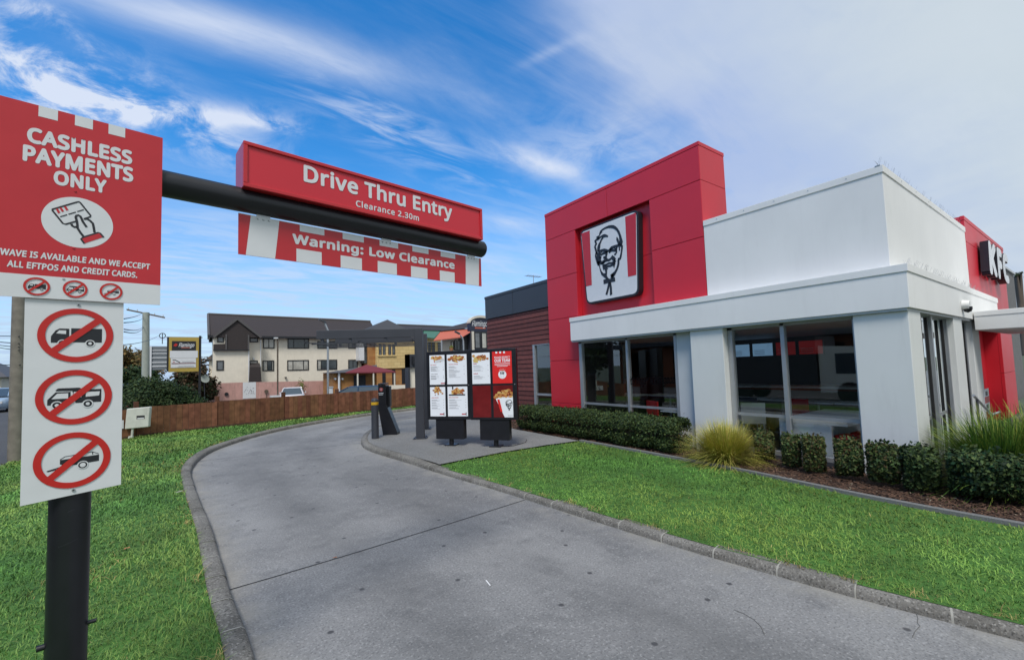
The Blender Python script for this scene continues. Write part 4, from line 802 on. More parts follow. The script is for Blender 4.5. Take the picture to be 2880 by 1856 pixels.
# ------------------------------------------------------------------ height bar over the drive and its signs
P0 = np.array([-.48, 2.687, 0]); TH = R(7.59); U = np.array([math.cos(TH), math.sin(TH), 0]); NF = np.array([U[1], -U[0], 0])   # NF points back to the viewer
ZV = (0, 0, 1)
def sf(off): return (tuple(P0+NF*off), tuple(U), ZV)
def build_bar():
    t = thing('height_barrier', 'black steel post with a horizontal pipe arm reaching over the drive', 'height barrier', tuple(P0+np.array([0, 0, .05])))
    b = MB(); b.cyl(P0+[0, 0, .0], P0+[0, 0, 2.80], .066, .066, 'black', 32); b.lathe(P0, [(.16, .06), (.16, .085), (.066, .09)], 'black', 24); b.build('post', t)
    b = MB(); a = P0+U*.0+np.array([0, 0, 2.728]); e = P0+U*2.345+np.array([0, 0, 2.728]); b.cyl(a, e, .066, .066, 'black', 32, False)
    b.cyl(e, e+U*.012, .066, .058, 'black', 32); b.build('arm', t)
    b = MB()
    for z, a0, a1, tl in ((1.06, -1.9, -1.0, .02), (1.20, -1.5, -1.2, .008)):
        b.tube([tuple(P0+np.array([.0665*math.cos(a), .0665*math.sin(a), z+tl*(a-a0)/(a1-a0)])) for a in np.linspace(a0, a1, 8)], .00035, 'char', 4)
    b.build('scratch', t); b = MB(*sf(0))
    b.cyl((.06, .70, .01), (.092, .70, .01), .009, .009, 'black', 8, True, False); b.cyl((-.06, .655, .01), (-.086, .655, .01), .013, .013, 'black', 8, True, False); b.build('bracket', t)
build_bar()
def no_sign(b, u, v, r, w, kind, s=1.):
    """red prohibition ring with a black vehicle silhouette (tx in units of r)"""
    def T(P): return [(u+x*r, v+y*r) for x, y in P]
    k = 'ink'
    if kind == 'truck':
        b.flat(T([(-.66, -.28), (-.66, -.05), (-.55, .16), (-.45, .24), (-.20, .24), (-.20, -.28)]), w, k); b.flat(T([(-.53, .06), (-.46, .17), (-.28, .17), (-.28, .04)]), w+.0006, 'whitesign')
        b.rect(u-.15*r, u+.68*r, v-.26*r, v+.26*r, w, k)
        for x in (-.36, .36): b.disc(u+x*r, v-.30*r, .135*r, w+.0008, 'whitesign', 24); b.disc(u+x*r, v-.30*r, .105*r, w+.0012, k, 24); b.disc(u+x*r, v-.30*r, .05*r, w+.0016, 'whitesign', 16)
    elif kind == 'camper':
        b.flat(T([(-.70, -.26), (-.70, -.06), (-.50, .20), (-.12, .20), (-.12, -.26)]), w, k); b.flat(T([(-.60, -.04), (-.46, .15), (-.18, .15), (-.18, -.04)]), w+.0006, 'whitesign')
        b.flat(T([(-.50, .24), (-.50, .28), (-.44, .34), (.10, .34), (.25, .26), (.70, .26), (.70, .22), (.10, .22)]), w, k); b.flat(T([(-.08, .24), (.70, .24), (.70, -.22), (.02, -.22)]), w, k); b.flat(T([(-.04, .19), (.17, .19), (.17, -.02), (-.04, -.02)]), w+.0006, 'whitesign'); b.flat(T([(.28, .17), (.66, .17), (.64, .02), (.28, -.01)]), w+.0006, 'whitesign')
        for x in (-.46, .34): b.disc(u+x*r, v-.27*r, .15*r, w+.0008, 'whitesign', 24); b.disc(u+x*r, v-.27*r, .115*r, w+.0012, k, 24); b.disc(u+x*r, v-.27*r, .055*r, w+.0016, 'whitesign', 16)
    else:
        b.flat(T([(-.34, .05), (.68, .09), (.68, -.14), (-.16, -.20), (-.34, -.10)]), w, k); b.stroke(T([(-.34, .06), (-.22, .15), (.50, .22), (.67, .12)]), .022*r, w, k); b.stroke(T([(.50, .21), (.51, .12)]), .025*r, w, k)
        b.stroke(T([(-.66, -.30), (-.30, -.20), (-.10, -.22)]), .035*r, w, k); b.stroke(T([(-.64, -.31), (-.16, -.24)]), .025*r, w, k)
        b.disc(u+.25*r, v-.22*r, .15*r, w+.0008, 'whitesign', 24); b.disc(u+.25*r, v-.22*r, .12*r, w+.0012, k, 24); b.disc(u+.25*r, v-.22*r, .08*r, w+.0016, 'whitesign', 16)
    b.ring(u, v, .80*r, r, w+.002, 'redink', 56); c = .70*r; d = .075*r; b.flat([(u-c*.81-d, v-c*.81+d), (u-c*.81+d, v-c*.81-d), (u+c*.81+d, v+c*.81-d), (u+c*.81-d, v+c*.81+d)], w+.0024, 'redink')
def build_pay():
    t = thing('payment_sign', 'large red cashless payments sign bolted to the top of the black post', 'sign', tuple(P0+NF*.08+np.array([0, 0, 2.1])))
    b = MB(*sf(.082)); b.box(-.280, .2875, 2.102, 2.926, -.004, 0, 'redsign'); b.build('panel', t)
    b = MB(*sf(.082)); b.rect(-.280, .2875, 2.102, 2.197, .0006, 'whitesign'); b.build('white_band', t)
    for u in (-.124, -.015, .0935): b = MB(*sf(.082)); b.rect(u, u+.057, 2.879, 2.926, .0006, 'whitesign'); b.build('white_patch', t)
    w = .0008
    for tx, a in (('CASHLESS', (-.154, .177, 2.755, 2.824)), ('PAYMENTS', (-.164, .182, 2.672, 2.744)), ('ONLY', (-.074, .092, 2.596, 2.660))): b = MB(*sf(.082)); b.text(tx, *a, w, 'whitesign', .046, 0, 1.06); b.build('lettering', t)
    for tx, a in (('PAYWAVE IS AVAILABLE AND WE ACCEPT', (-.262, .249, 2.268, 2.296)), ('ALL EFTPOS AND CREDIT CARDS.', (-.196, .203, 2.222, 2.250))): b = MB(*sf(.082)); b.text(tx, *a, w, 'whitesign', .036, .08, 1.05); b.build('lettering', t)
    b = MB(*sf(.082)); b.disc(.005, 2.445, .1115, .0007, 'whitesign', 64); b.build('disc', t)
    def H_(P):
        out = []
        for x, y in P:
            p = (100+x/8.557, 540+y/8.557); r = ray(p); o = P0+NF*.083; t_ = np.dot(o-CP, NF)/np.dot(r, NF); q = CP+r*t_; out.append((float(np.dot(q-P0, U)), float(q[2])))
        return out
    b = MB(*sf(.083)); wd = .0062
    b.flat(H_([(480, 400), (530, 390), (600, 500), (540, 520)]), .0006, 'redsign'); b.flat(H_([(570, 385), (620, 370), (690, 470), (635, 485)]), .0006, 'redsign'); b.flat(H_([(675, 350), (730, 338), (795, 440), (740, 455)]), .0006, 'redsign')
    b.stroke(H_([(1000, 245), (1050, 240), (1080, 265), (1325, 570), (1320, 600), (1160, 650)]), wd, .0007, 'ink'); b.stroke(H_([(1000, 245), (405, 420), (405, 445), (660, 760), (720, 780), (970, 710)]), wd, .0007, 'ink')
    for P in ([(590, 600), (760, 550)], [(790, 540), (970, 487)], [(1000, 475), (1160, 430)]): b.stroke(H_(P), .0042, .0007, 'ink')
    hw = .0082
    b.stroke(H_([(1160, 1080), (1080, 980), (1010, 870), (1005, 780), (990, 690), (965, 610), (985, 570), (1030, 560), (1080, 590), (1110, 650), (1140, 720), (1230, 850)]), hw, .0009, 'ink'); b.stroke(H_([(860, 770), (880, 810), (930, 845), (1000, 840)]), hw, .0009, 'ink'); b.stroke(H_([(1160, 655), (1230, 645), (1310, 690), (1380, 760), (1400, 860), (1420, 980)]), hw, .0009, 'ink')
    b.flat(H_([(1100, 1130), (1150, 1090), (1510, 985), (1560, 1005), (1630, 1090), (1180, 1240)]), .0008, 'redsign'); b.stroke(H_([(1175, 1245), (1095, 1135), (1150, 1090), (1510, 980), (1560, 1000), (1640, 1095)]), .0065, .0010, 'ink'); b.build('icon', t)
    for u, kd in ((-.112, 'truck'), (.001, 'camper'), (.115, 'trailer')): b = MB(*sf(.083)); no_sign(b, u, 2.150, .038, .0006, kd); b.build('ban_symbol', t)
    b = MB(*sf(.082))
    for u, v in ((-.018, 2.822), (.012, 2.826), (-.008, 2.583), (-.008, 2.330), (-.035, 2.19)): b.cyl((u, v, -.002), (u, v, .003), .0058, .004, 'redsign' if v > 2.25 else 'alu', 10, True, False)
    b.build('rivet', t)
build_pay()
def build_ban():
    t = thing('vehicle_ban_sign', 'tall white sign with three red ringed truck, camper and trailer symbols on the black post', 'sign', tuple(P0+NF*.07+np.array([0, 0, 1.26])))
    b = MB(*sf(.073)); b.add([(-.1385, 1.258, -.003), (.162, 1.283, -.003), (.158, 2.112, -.003), (-.145, 2.112, -.003), (-.1385, 1.258, 0), (.162, 1.283, 0), (.158, 2.112, 0), (-.145, 2.112, 0)], [(3, 2, 1, 0), (4, 5, 6, 7), (0, 1, 5, 4), (1, 2, 6, 5), (2, 3, 7, 6), (3, 0, 4, 7)], 'whitesign'); b.build('panel', t)
    for v, kd in ((1.950, 'truck'), (1.684, 'camper'), (1.417, 'trailer')): b = MB(*sf(.073)); no_sign(b, .009, v, .1165, .0008, kd); b.build('ban_symbol', t)
    b = MB(*sf(.073))
    for u, v in ((.012, 2.083), (.012, 1.290)): b.cyl((u, v, -.002), (u, v, .004), .0065, .0055, 'alu', 12, True, False); b.cyl((u, v, .004), (u, v, .0045), .003, .003, 'ink', 8, True, False)
    b.build('screw', t)
build_ban()
def build_entry():
    t = thing('entry_sign', 'red lightbox reading Drive Thru Entry sitting on top of the pipe arm', 'sign', tuple(P0+U*1.45+np.array([0, 0, 2.79])))
    b = MB(*sf(.10)); u0, u1, v0, v1 = .626, 2.284, 2.772, 3.026; b.box(u0, u1, v0, v1, -.20, -.012, 'redsign'); e = .021
    for a in ((u0, u1, v0, v0+e), (u0, u1, v1-e, v1), (u0, u0+e, v0+e, v1-e), (u1-e, u1, v0+e, v1-e)): b.box(*a, -.012, 0, 'redsign')
    b.build('lightbox', t, .003); b = MB(*sf(.10)); b.rect(u0+e, u1-e, v0+e, v1-e, -.010, 'red'); b.build('face', t)
    b = MB(*sf(.092)); b.text('Drive Thru Entry', .935, 1.995, 2.853, 2.992, 0, 'whitesign', .030, 0, 1.06); b.build('lettering', t); b = MB(*sf(.092)); b.text('Clearance 2.30m', 1.249, 1.706, 2.806, 2.850, 0, 'whitesign', .024, 0, 1.12); b.build('lettering', t)
    b = MB(*sf(0)); b.box(.66, 2.25, 2.70, 2.775, -.03, .03, 'black'); b.build('base_rail', t)
build_entry()
def build_warn():
    t = thing('warning_sign', 'red and white low clearance warning board hanging below the pipe arm', 'sign', tuple(P0+U*1.47+np.array([0, 0, 2.42])))
    b = MB(*sf(0)); u0, u1, v0, v1 = .622, 2.334, 2.420, 2.651; b.box(u0, u1, v0, v1, -.003, .003, 'redsign'); b.build('board', t); w = .0038
    for P in ([(.658, v0), (.805, v0), (.828, v1), (.682, v1)], [(2.172, v0), (2.304, v0), (2.314, v1), (2.178, v1)]): b = MB(*sf(0)); b.flat(P, w, 'whitesign'); b.build('white_stripe', t)
    for k in range(5):
        a = [(.920, 1.066), (1.183, 1.323), (1.433, 1.575), (1.686, 1.822), (1.930, 2.066)][k]; c = [(.939, 1.083), (1.197, 1.338), (1.449, 1.588), (1.700, 1.835), (1.942, 2.076)][k]
        b = MB(*sf(0)); b.rect(*a, v0, 2.4995, w, 'whitesign'); b.build('white_patch', t); b = MB(*sf(0)); b.rect(*c, 2.608, v1, w, 'whitesign'); b.build('white_patch', t)
    b = MB(*sf(0)); b.rect(u0, u1, v1-.004, v1, w+.0003, 'whitesign'); b.build('white_edge', t)
    b = MB(*sf(0)); b.text('Warning: Low Clearance', .897, 2.068, 2.508, 2.590, w+.0006, 'whitesign', .040, 0, 1.08); b.build('lettering', t)
    for u in (.745, 1.50, 2.235):
        b = MB(*sf(0)); b.box(u-.035, u+.035, 2.651, 2.665, -.004, .004, 'alu')
        for d in (-.028, 0, .028): b.cyl((u+d, 2.636, w), (u+d, 2.636, w+.006), .006, .004, 'alu', 8, True, False)
        b.build('hanger', t)
build_warn()
# ------------------------------------------------------------------ ordering bay: menu boards, canopy, order post, bollard
FOOD = [(.50, .20, .05), (.36, .11, .025), (.60, .30, .08), (.25, .07, .02), (.62, .40, .13), (.45, .15, .04)]
for k, c in enumerate(FOOD): M['food%d' % k] = mat('food_print_%d' % k, c, .5)
M['menuwhite'] = mat('lit_menu_paper', (.66, .69, .74), .4, var=.015, emit=.16)
M['menured'] = mat('lit_menu_red', (.60, .02, .018), .4, var=.05, emit=.12)
M['menudark'] = mat('dark_red_menu', (.16, .012, .014), .25, var=.35, vscale=3.)
M['txtgrey'] = mat('menu_small_print', (.22, .22, .24), .5); M['txtred'] = mat('menu_heading_red', (.50, .04, .05), .5)
M['fries'] = mat('print_yellow', (.65, .48, .16), .5)
def food(b, u0, u1, v0, v1, w, seed, n=60):
    r = random.Random(seed)
    for k in range(n):
        x, y = r.gauss(0, .36), r.gauss(0, .34); 
        if abs(x) > .95 or abs(y) > .95: continue
        u = (u0+u1)/2+x*(u1-u0)/2; v = (v0+v1)/2+y*(v1-v0)/2; s = (u1-u0)*r.uniform(.05, .12); a0 = r.uniform(0, 6.28)
        b.flat([(u+s*r.uniform(.6, 1.1)*math.cos(a0+t*1.047), v+.75*s*r.uniform(.6, 1.1)*math.sin(a0+t*1.047)) for t in range(6)], w+.00005*k, 'food%d' % r.randrange(6) if r.random() < .93 else 'fries')
def lines(b, u0, u1, vt, groups, w, gap=.0105, price=True, seed=0):
    r = random.Random(seed); v = vt
    for g in groups:
        b.rect(u0, u0+(u1-u0)*r.uniform(.32, .5), v-.007, v, w, 'txtgrey')
        if price: b.rect(u1-.022, u1-.002, v-.007, v, w, 'txtgrey')
        for k in range(g): v -= gap; b.rect(u0, u0+(u1-u0)*r.uniform(.4, .75), v-.0042, v-.0005, w, 'txtgrey')
        v -= gap*2.0
    return v
UB = np.array([math.cos(R(-50)), math.sin(R(-50)), 0])
def menu_board(base, label, faces):
    t = thing('menu_board', label, 'menu board', (*base[:2], .1)); fr = ((*base[:2], .1), tuple(UB), ZV)
    b = MB(*fr); b.box(-.515, .515, .565, 2.055, -.14, 0, 'black'); b.build('cabinet', t, .008)
    b = MB(*fr); b.box(-.325, .325, .14, .565, -.20, -.02, 'black'); b.build('plinth', t, .006)
    b = MB(*fr); b.cyl((0, .02, -.11), (0, .14, -.11), .05, .05, 'black', 16, True, False); b.prism([(-.13, .0), (.13, .0), (.13, .02), (-.13, .02)], -.22, 0, 'black'); b.build('foot', t, .004)
    b = MB(*fr); b.cyl((.475, 1.302, 0), (.475, 1.302, .006), .011, .009, 'alu', 10, True, False); b.build('lock', t)
    for (u0, u1, v0, v1), fn, m in faces:
        b = MB(*fr); b.box(u0, u1, v0, v1, -.004, .003, m); p = b.build('menu_panel', t)
        if fn: b = MB(*fr); fn(b, u0, u1, v0, v1, .0042); b.build('print', p)
def bev_logo(b, u1, v0, w): b.rect(u1-.14, u1-.05, v0+.035, v0+.058, w, 'txtred'); b.flat([(u1-.05, v0+.02), (u1-.03, v0+.02), (u1-.033, v0+.085), (u1-.047, v0+.085)], w, 'ink')
def m_box(b, u0, u1, v0, v1, w):
    food(b, u0+.02, u1-.02, v1-.15, v1+.0, w, 1); b.flat([(u0+.13, v1-.17), (u1-.01, v1-.12), (u1-.01, v1-.08), (u0+.13, v1-.12)], w+.004, 'whitesign'); b.flat([(u0+.10, v1-.13), (u0+.13, v1-.13), (u0+.13, v1-.17)], w+.004, 'redsign')
    b.text('BOX MEALS', u0+.025, u0+.16, v1-.225, v1-.205, w, 'txtred', .02); lines(b, u0+.025, u1-.02, v1-.255, (2, 1, 2), w); b.text('LUNCH DEALS', u0+.025, u0+.19, v0+.225, v0+.243, w, 'txtgrey', .03); lines(b, u0+.025, u1-.02, v0+.20, (1, 1, 2), w, .010, True, 3); bev_logo(b, u1+.04, v0-.02, w)
def m_snack(b, u0, u1, v0, v1, w):
    food(b, u0+.02, u1-.02, v1-.17, v1-.01, w, 2, 80); b.text('SNACKS & SINGLES', u0+.04, u0+.26, v1-.225, v1-.203, w, 'txtred', .02); lines(b, u0+.04, u1-.05, v1-.26, (3, 5, 5), w, .014, True, 4)
def m_large(b, u0, u1, v0, v1, w):
    food(b, u0+.04, u1-.04, v1-.18, v1+.02, w, 5, 70); b.text('LARGE BUCKETS', u0+.03, u0+.20, v1-.245, v1-.223, w, 'txtred', .02); lines(b, u0+.03, u1-.03, v1-.28, (2, 2, 2, 2), w, .014, True, 6); bev_logo(b, u1, v0, w)
def m_reg(b, u0, u1, v0, v1, w):
    food(b, u0+.03, u1-.03, v1-.17, v1-.03, w, 7, 80); b.rect(u0+.03, u1-.05, v1-.19, v1-.165, w+.004, 'ink'); b.rect(u0+.11, u0+.14, v1-.06, v1, w+.004, 'ink'); b.text('REGULAR BUCKETS', u0+.03, u0+.25, v1-.245, v1-.223, w, 'txtred', .02); lines(b, u0+.03, u1-.03, v1-.28, (2, 2, 2, 2), w, .014, True, 8); bev_logo(b, u1, v0, w)
def m_side(b, u0, u1, v0, v1, w):
    food(b, u0+.03, u1-.03, v1-.19, v1-.04, w, 9, 60); b.flat([(u0+.03, v1-.2), (u0+.14, v1-.21), (u0+.13, v1-.12), (u0+.05, v1-.12)], w+.004, 'fries'); b.text('SIDES', u0+.03, u0+.105, v1-.245, v1-.222, w, 'txtred', .03); lines(b, u0+.03, u1-.03, v1-.27, (4, 1), w, .016, True, 10); b.text('DRINKS', u0+.03, u0+.13, v1-.455, v1-.432, w, 'txtred', .03); lines(b, u0+.03, u1-.03, v1-.49, (4,), w, .015, True, 11)
def m_team(b, u0, u1, v0, v1, w):
    for k in range(3): b.rect(u0+.075+.085*k, u0+.115+.085*k, v1-.04, v1, w, 'menuwhite')
    b.text('PLEASE RESPECT', u0+.05, u1-.04, v1-.148, v1-.103, w, 'menuwhite', .022, 0, 1.08); b.text('OUR TEAM', u0+.05, u1-.04, v1-.225, v1-.158, w, 'menuwhite', .034, 0, 1.06)
    for k, (a, c) in enumerate(((.05, .04), (.05, .04), (.10, .09))): b.rect(u0+a, u1-c, v1-.257-.03*k, v1-.248-.03*k, w, 'menuwhite')
    u = (u0+u1)/2; v = v0+.185; b.disc(u, v, .088, w, 'menuwhite', 36); food(b, u-.04, u+.04, v+.05, v+.10, w+.001, 12, 16)
    for x in (-.035, 0, .035): b.flat([(u+x-.012, v+.055), (u+x+.012, v+.055), (u+x*.8+.009, v+.005), (u+x*.8-.009, v+.005)], w+.003, 'ink')
    b.stroke([(u-.045, v+.06), (u-.025, v-.06), (u+.025, v-.06), (u+.045, v+.06)], .003, w+.002, 'txtgrey')
    for k in range(5): b.disc(u-.06+.03*k, v+.115-.006*abs(k-2)**1.5, .006, w, 'menuwhite', 8)
def m_bucket(b, u0, u1, v0, v1, w):
    b.flat([(u0+.045, v1-.265), (u1, v1-.21), (u1, v0), (u1-.185, v0)], w, 'menuwhite')
    r = random.Random(14)
    for k in range(46):
        x = r.uniform(0, 1); u = u0+.03+x*(u1-u0-.03); v = v1-.275+.04*x+r.uniform(.0, .15)*(.35+.65*math.sin(.4+x*2.0)); s = r.uniform(.022, .045); a0 = r.uniform(0, 6.28)
        b.flat([(min(u1, max(u0, u+s*r.uniform(.7, 1.2)*math.cos(a0+i*1.047))), v+.6*s*r.uniform(.7, 1.2)*math.sin(a0+i*1.047)) for i in range(6)], w+.0004+.00004*k, 'food%d' % r.choice((0, 2, 2, 4, 5, 0)))
    b.flat([(u0+.085, v1-.295), (u0+.135, v1-.29), (u0+.195, v0+.115), (u0+.150, v0+.110)], w+.003, 'menured')
    emblem_lines(b, w+.003, lambda P: [(u1-.185+x*.00015, v1-.285-y*.00009) for x, y in P], .13)
    b.text('Finger lickin good', u1-.115, u1-.006, v0+.022, v0+.045, w+.003, 'ink', 0, .5)
FA = lambda l: l
menu_board((4.322, 8.562), 'left black menu board with four white menu panels beside the canopy post', [((-.435, -.075, 1.325, 1.975), m_box, 'menuwhite'), ((-.02, .44, 1.325, 1.975), m_snack, 'menuwhite'), ((-.435, -.075, .635, 1.275), m_large, 'menuwhite'), ((-.02, .44, .635, 1.275), m_reg, 'menuwhite')])
menu_board((4.934, 7.708), 'right black menu board with a red notice and a picture of a chicken bucket', [((-.455, -.055, 1.325, 1.985), m_side, 'menuwhite'), ((.0, .425, 1.325, 1.995), m_team, 'menured'), ((-.455, -.055, .62, 1.285), None, 'menudark'), ((.0, .425, .62, 1.285), m_bucket, 'menudark')])
E1 = np.array([-.87, .49, 0]); E1 /= np.linalg.norm(E1); E2 = np.array([-E1[1], E1[0], 0])*-1
def build_canopy():
    t = thing('order_canopy', 'dark grey cantilevered louvre canopy on two posts over the drive', 'canopy', (4.3, 10.1, .1)); A = np.array([4.29, 10.05, .1])
    for k, (o, nm) in enumerate(((A, 0), (np.array([5.06, 11.52, .1]), 0))):
        fr = (tuple(o), tuple(E1), ZV)
        b = MB(*fr); b.box(-.10, .10, .012, 2.69, -.075, .075, 'char'); b.build('post', t, .006)
        b = MB(*fr); b.box(-.17, .17, 0, .014, -.15, .15, 'char')
        for u, v in ((-.13, -.11), (.13, -.11), (-.13, .11), (.13, .11)): b.cyl((u, .014, v), (u, .035, v), .012, .012, 'char', 6, True, False)
        b.build('base_plate', t)
        b = MB(*fr); b.box(.10, 2.42, 2.48, 2.69, -.05, .05, 'char'); b.prism([(.10, 2.48), (.18, 2.48), (.10, 2.34)], -.05, .05, 'char'); b.build('beam', t, .005)
    o = np.array([4.29, 10.05, .1]); fr = (tuple(o), tuple(E1), tuple(E2), ZV)
    for k in range(6):
        v = -.56+.42*k; b = MB(*fr); b.box(.12, 2.50, v, v+.05, 2.345, 2.363, 'char'); b.build('louvre', t)
    for u in (.10, 1.30, 2.48):
        b = MB(*fr); b.box(u, u+.03, -.58, 1.58, 2.364, 2.385, 'char'); b.build('louvre_rail', t)
    for u in (.8, 1.64, 2.3):
        for v in (-.03, 1.46): b = MB(*fr); b.box(u-.03, u+.03, v, v+.06, 2.385, 2.485, 'char'); b.build('hanger', t)
build_canopy()
def build_order_post():
    t = thing('order_post', 'black slanting order post with a small round red sign beside the bollard', 'order post', (4.0, 11.4, .1)); e = np.array([.817, -.577, 0]); o = np.array([3.77, 11.46, .1]); fr = (tuple(o), tuple(e), ZV)
    b = MB(*fr); b.prism([(.10, 0), (.47, 0), (.475, .05), (.20, .78), (.20, 1.28), (-.01, 1.32), (-.01, .68)], -.15, .13, 'black'); b.build('body', t, .006)
    b = MB(*fr); b.box(.15, .26, .72, 1.26, -.16, .02, 'black'); b.build('side_box', t, .005); b = MB(*fr); b.box(-.012, .19, 1.315, 1.345, -.152, .132, 'char'); b.build('cap', t, .004)
    b = MB(*fr); b.disc(.07, 1.185, .048, .132, 'whitesign', 24); b.ring(.07, 1.185, .026, .046, .1335, 'redink', 24); b.rect(.045, .095, 1.176, 1.194, .134, 'redink'); b.rect(.0, .13, 1.075, 1.095, .132, 'whitesign'); b.rect(.012, .115, 1.04, 1.055, .132, 'whitesign'); b.build('notice', t)
build_order_post()
t = thing('bollard', 'charcoal bollard with a yellow band and domed cap at the kerb', 'bollard', (3.45, 10.9, .1)); c = (3.45, 10.9, .1)
b = MB(); b.lathe(c, [(.088, 0), (.088, .855)], 'char', 28); b.build('post', t); b = MB(); b.lathe(c, [(.092, .83), (.093, .90)], 'yellow', 28); b.build('band', t); b = MB(); b.lathe(c, [(.086, .90), (.086, .93), (.078, .96), (.055, .985), (.02, .995)], 'char', 28); b.build('cap', t)
t = thing('loose_cable', 'thin dark cable lying loose on the paving beside the right menu board', 'cable', (5.6, 7.6, .1)); b = MB(); b.tube([(5.0, 7.7, .105), (5.25, 7.55, .103), (5.5, 7.62, .103), (5.75, 7.72, .103), (5.95, 7.95, .103)], .006, 'ink', 5); b.build('cord', t)
# fallen leaves and litter
def litter(x, y, z, s, m, lab, name='fallen_leaf'):
    b = MB((x, y, z), (math.cos(x*9), math.sin(x*9), 0), (-math.sin(x*9), math.cos(x*9), 0), (0, 0, 1)); b.add([(-s, 0, .004), (-s*.3, s*.5, .012), (s*.6, s*.35, .006), (s, 0, .010), (s*.5, -s*.4, .004), (-s*.4, -s*.4, .010), (0, 0, .004)], [(0, 6, 1), (1, 6, 2), (2, 6, 3), (3, 6, 4), (4, 6, 5), (5, 6, 0)], m); tag(b.build(name), lab, 'leaf')
q = at_z((357, 1541), .13); litter(q[0], q[1], .125, .03, 'terra', 'orange dead leaf on the grass right of the black post')
q = at_z((942, 1569), .005); litter(q[0], q[1], .006, .022, 'terra', 'orange brown dead leaf lying on the joint across the drive')
q = at_z((505, 1385), .12); litter(q[0], q[1], .13, .06, 'mortar', 'pale dry leaf on the grass beside the curved kerb')
# ------------------------------------------------------------------ fence line and street furniture behind it
def build_fence():
    t = thing('wooden_fence', 'long low brown stained paling fence along the far edge of the grass', 'fence', (2, FENCE(2), .05)); d = np.array([1, .25, 0]); d /= np.linalg.norm(d); fr = ((0, FENCE(0), 0), tuple(d), ZV)
    posts = [-1.72, .32, 2.40, 4.45, 6.5, 8.6, 10.7, 12.8, 14.9]
    allp = [-3.9]+posts+[17]
    for a, e in zip(allp[:-1], allp[1:]):
        b = MB(*fr); u = a+.02; k = 0; b.col = (.1, .05, .03); n = int((e-a)/.15); wd = (e-a-.02)/n
        for i in range(n):
            u = a+.01+wd*i; g = RNG.uniform(.72, 1.2); b.col = (.190*g, .084*g*RNG.uniform(.90, 1.1), .048*g); x = u*d[0]; zb = float(z_lawn(x, 0)); tp = .86+RNG.uniform(-.006, .006)+(-.02 if a < -1.7 else 0); yo = RNG.uniform(-.004, .004)
            b.box(u+.003, u+wd-.003, zb+.05, zb+tp, -.01+yo, .012+yo, 'fence')
        b.col = (.085, .05, .035); x0, x1 = a*d[0], e*d[0]; z0, z1 = float(z_lawn(x0, 0)), float(z_lawn(x1, 0))
        b.add([(a, z0-.02, -.02), (e, z1-.02, -.02), (e, z1+.07, -.02), (a, z0+.07, -.02), (a, z0-.02, .03), (e, z1-.02, .03), (e, z1+.07, .03), (a, z0+.07, .03)], [(4, 5, 6, 7), (3, 7, 6, 2), (0, 3, 2, 1)], 'fence'); b.build('paling_panel', t)
    for u in posts:
        b = MB(*fr); g = RNG.uniform(.8, 1.1); b.col = (.12*g, .055*g, .035*g); zb = float(z_lawn(u*d[0], 0)); b.box(u-.055, u+.055, -.7, zb+1.02, -.14, -.02, 'fence'); b.build('post', t, .004)
build_fence()
def build_meter():
    t = thing('meter_box', 'grimy white meter box with a dark slot standing before the fence', 'meter box', (-1.62, 16.5, .05)); e = np.array([.93, -.36, 0]); e /= np.linalg.norm(e); fr = ((-1.62, 16.55, .05), tuple(e), ZV)
    b = MB(*fr); b.prism([(-.31, .29), (.27, .32), (.30, .90), (-.27, .87)], -.13, .0, 'meter'); b.build('box', t, .02)
    b = MB(*fr); b.rect(-.02, .18, .56, .66, .003, 'ink'); b.rect(.0, .165, .565, .60, .005, 'whitesign'); b.build('meter_window', t); b = MB(*fr); b.cyl((-.16, 0, -.06), (-.14, .30, -.06), .03, .03, 'meter', 8, True, False); b.cyl((-.18, 0, -.06), (-.18, .08, -.06), .07, .06, 'meter', 10, True, False); b.build('conduit', t)
    q = at_z((350, 1174), .42); t = thing('fence_plate', 'small white plate with two dark ovals fixed low on the fence behind the white sign', 'plate', (-2.1, 16.6, .5)); b = MB((-2.06, FENCE(-2.06)-.03, 0), (.97, .2425, 0), ZV); b.box(-.24, .13, .36, .60, 0, .012, 'whitesign'); b.build('plate', t); b = MB((-2.06, FENCE(-2.06)-.03, 0), (.97, .2425, 0), ZV); b.disc(.02, .50, .05, .014, 'greystone', 16, .03); b.disc(-.04, .42, .065, .014, 'greystone', 16, .035); b.build('oval', t)
build_meter()
z4 = lambda x, y: (340+x/3.85, 850+y/3.85)
z5 = lambda x, y: (560+x/3.983, 860+y/3.983)
z6 = lambda x, y: (1000+x/3.666, 860+y/3.666)
zr = lambda x, y: (1100+x/9.192, 860+y/9.192)
def yq(P, crop, Y): return [at_y(crop(*p), Y) for p in P]
def wall_rect(b, p0, p1, crop, Y, m, d=.0):
    """axis-aligned upright rectangle on the plane y = Y between two crop points"""
    a, c = at_y(crop(*p0), Y), at_y(crop(*p1), Y); b.add([(a[0], Y-d, a[2]), (c[0], Y-d, a[2]), (c[0], Y-d, c[2]), (a[0], Y-d, c[2])], [(0, 1, 2, 3)], m, world=True)
def utility_pole(name, lab, base, top, r0, r1, m, arm=None, group=None):
    t = thing(name, lab, 'pole', base, group); b = MB(); b.cyl(base, top, r0, r1, m, 14); b.build('shaft', t)
    if arm:
        b = MB(); a = np.array(top)-[0, 0, arm[1]]; v = np.array(arm[0]); b.hexa([a-v+[0, -.06, -.06], a+v+[0, -.06, -.06], a+v+[0, -.06, .06], a-v+[0, -.06, .06]], [a-v+[0, .06, -.06], a+v+[0, .06, -.06], a+v+[0, .06, .06], a-v+[0, .06, .06]], 'bark'); b.build('crossarm', t)
        for k in (-.9, -.45, .45, .9): b = MB(); q = a+v*k; b.cyl(q+[0, 0, .06], q+[0, 0, .2], .03, .04, 'lampclear', 6); b.build('insulator', t)
    return t
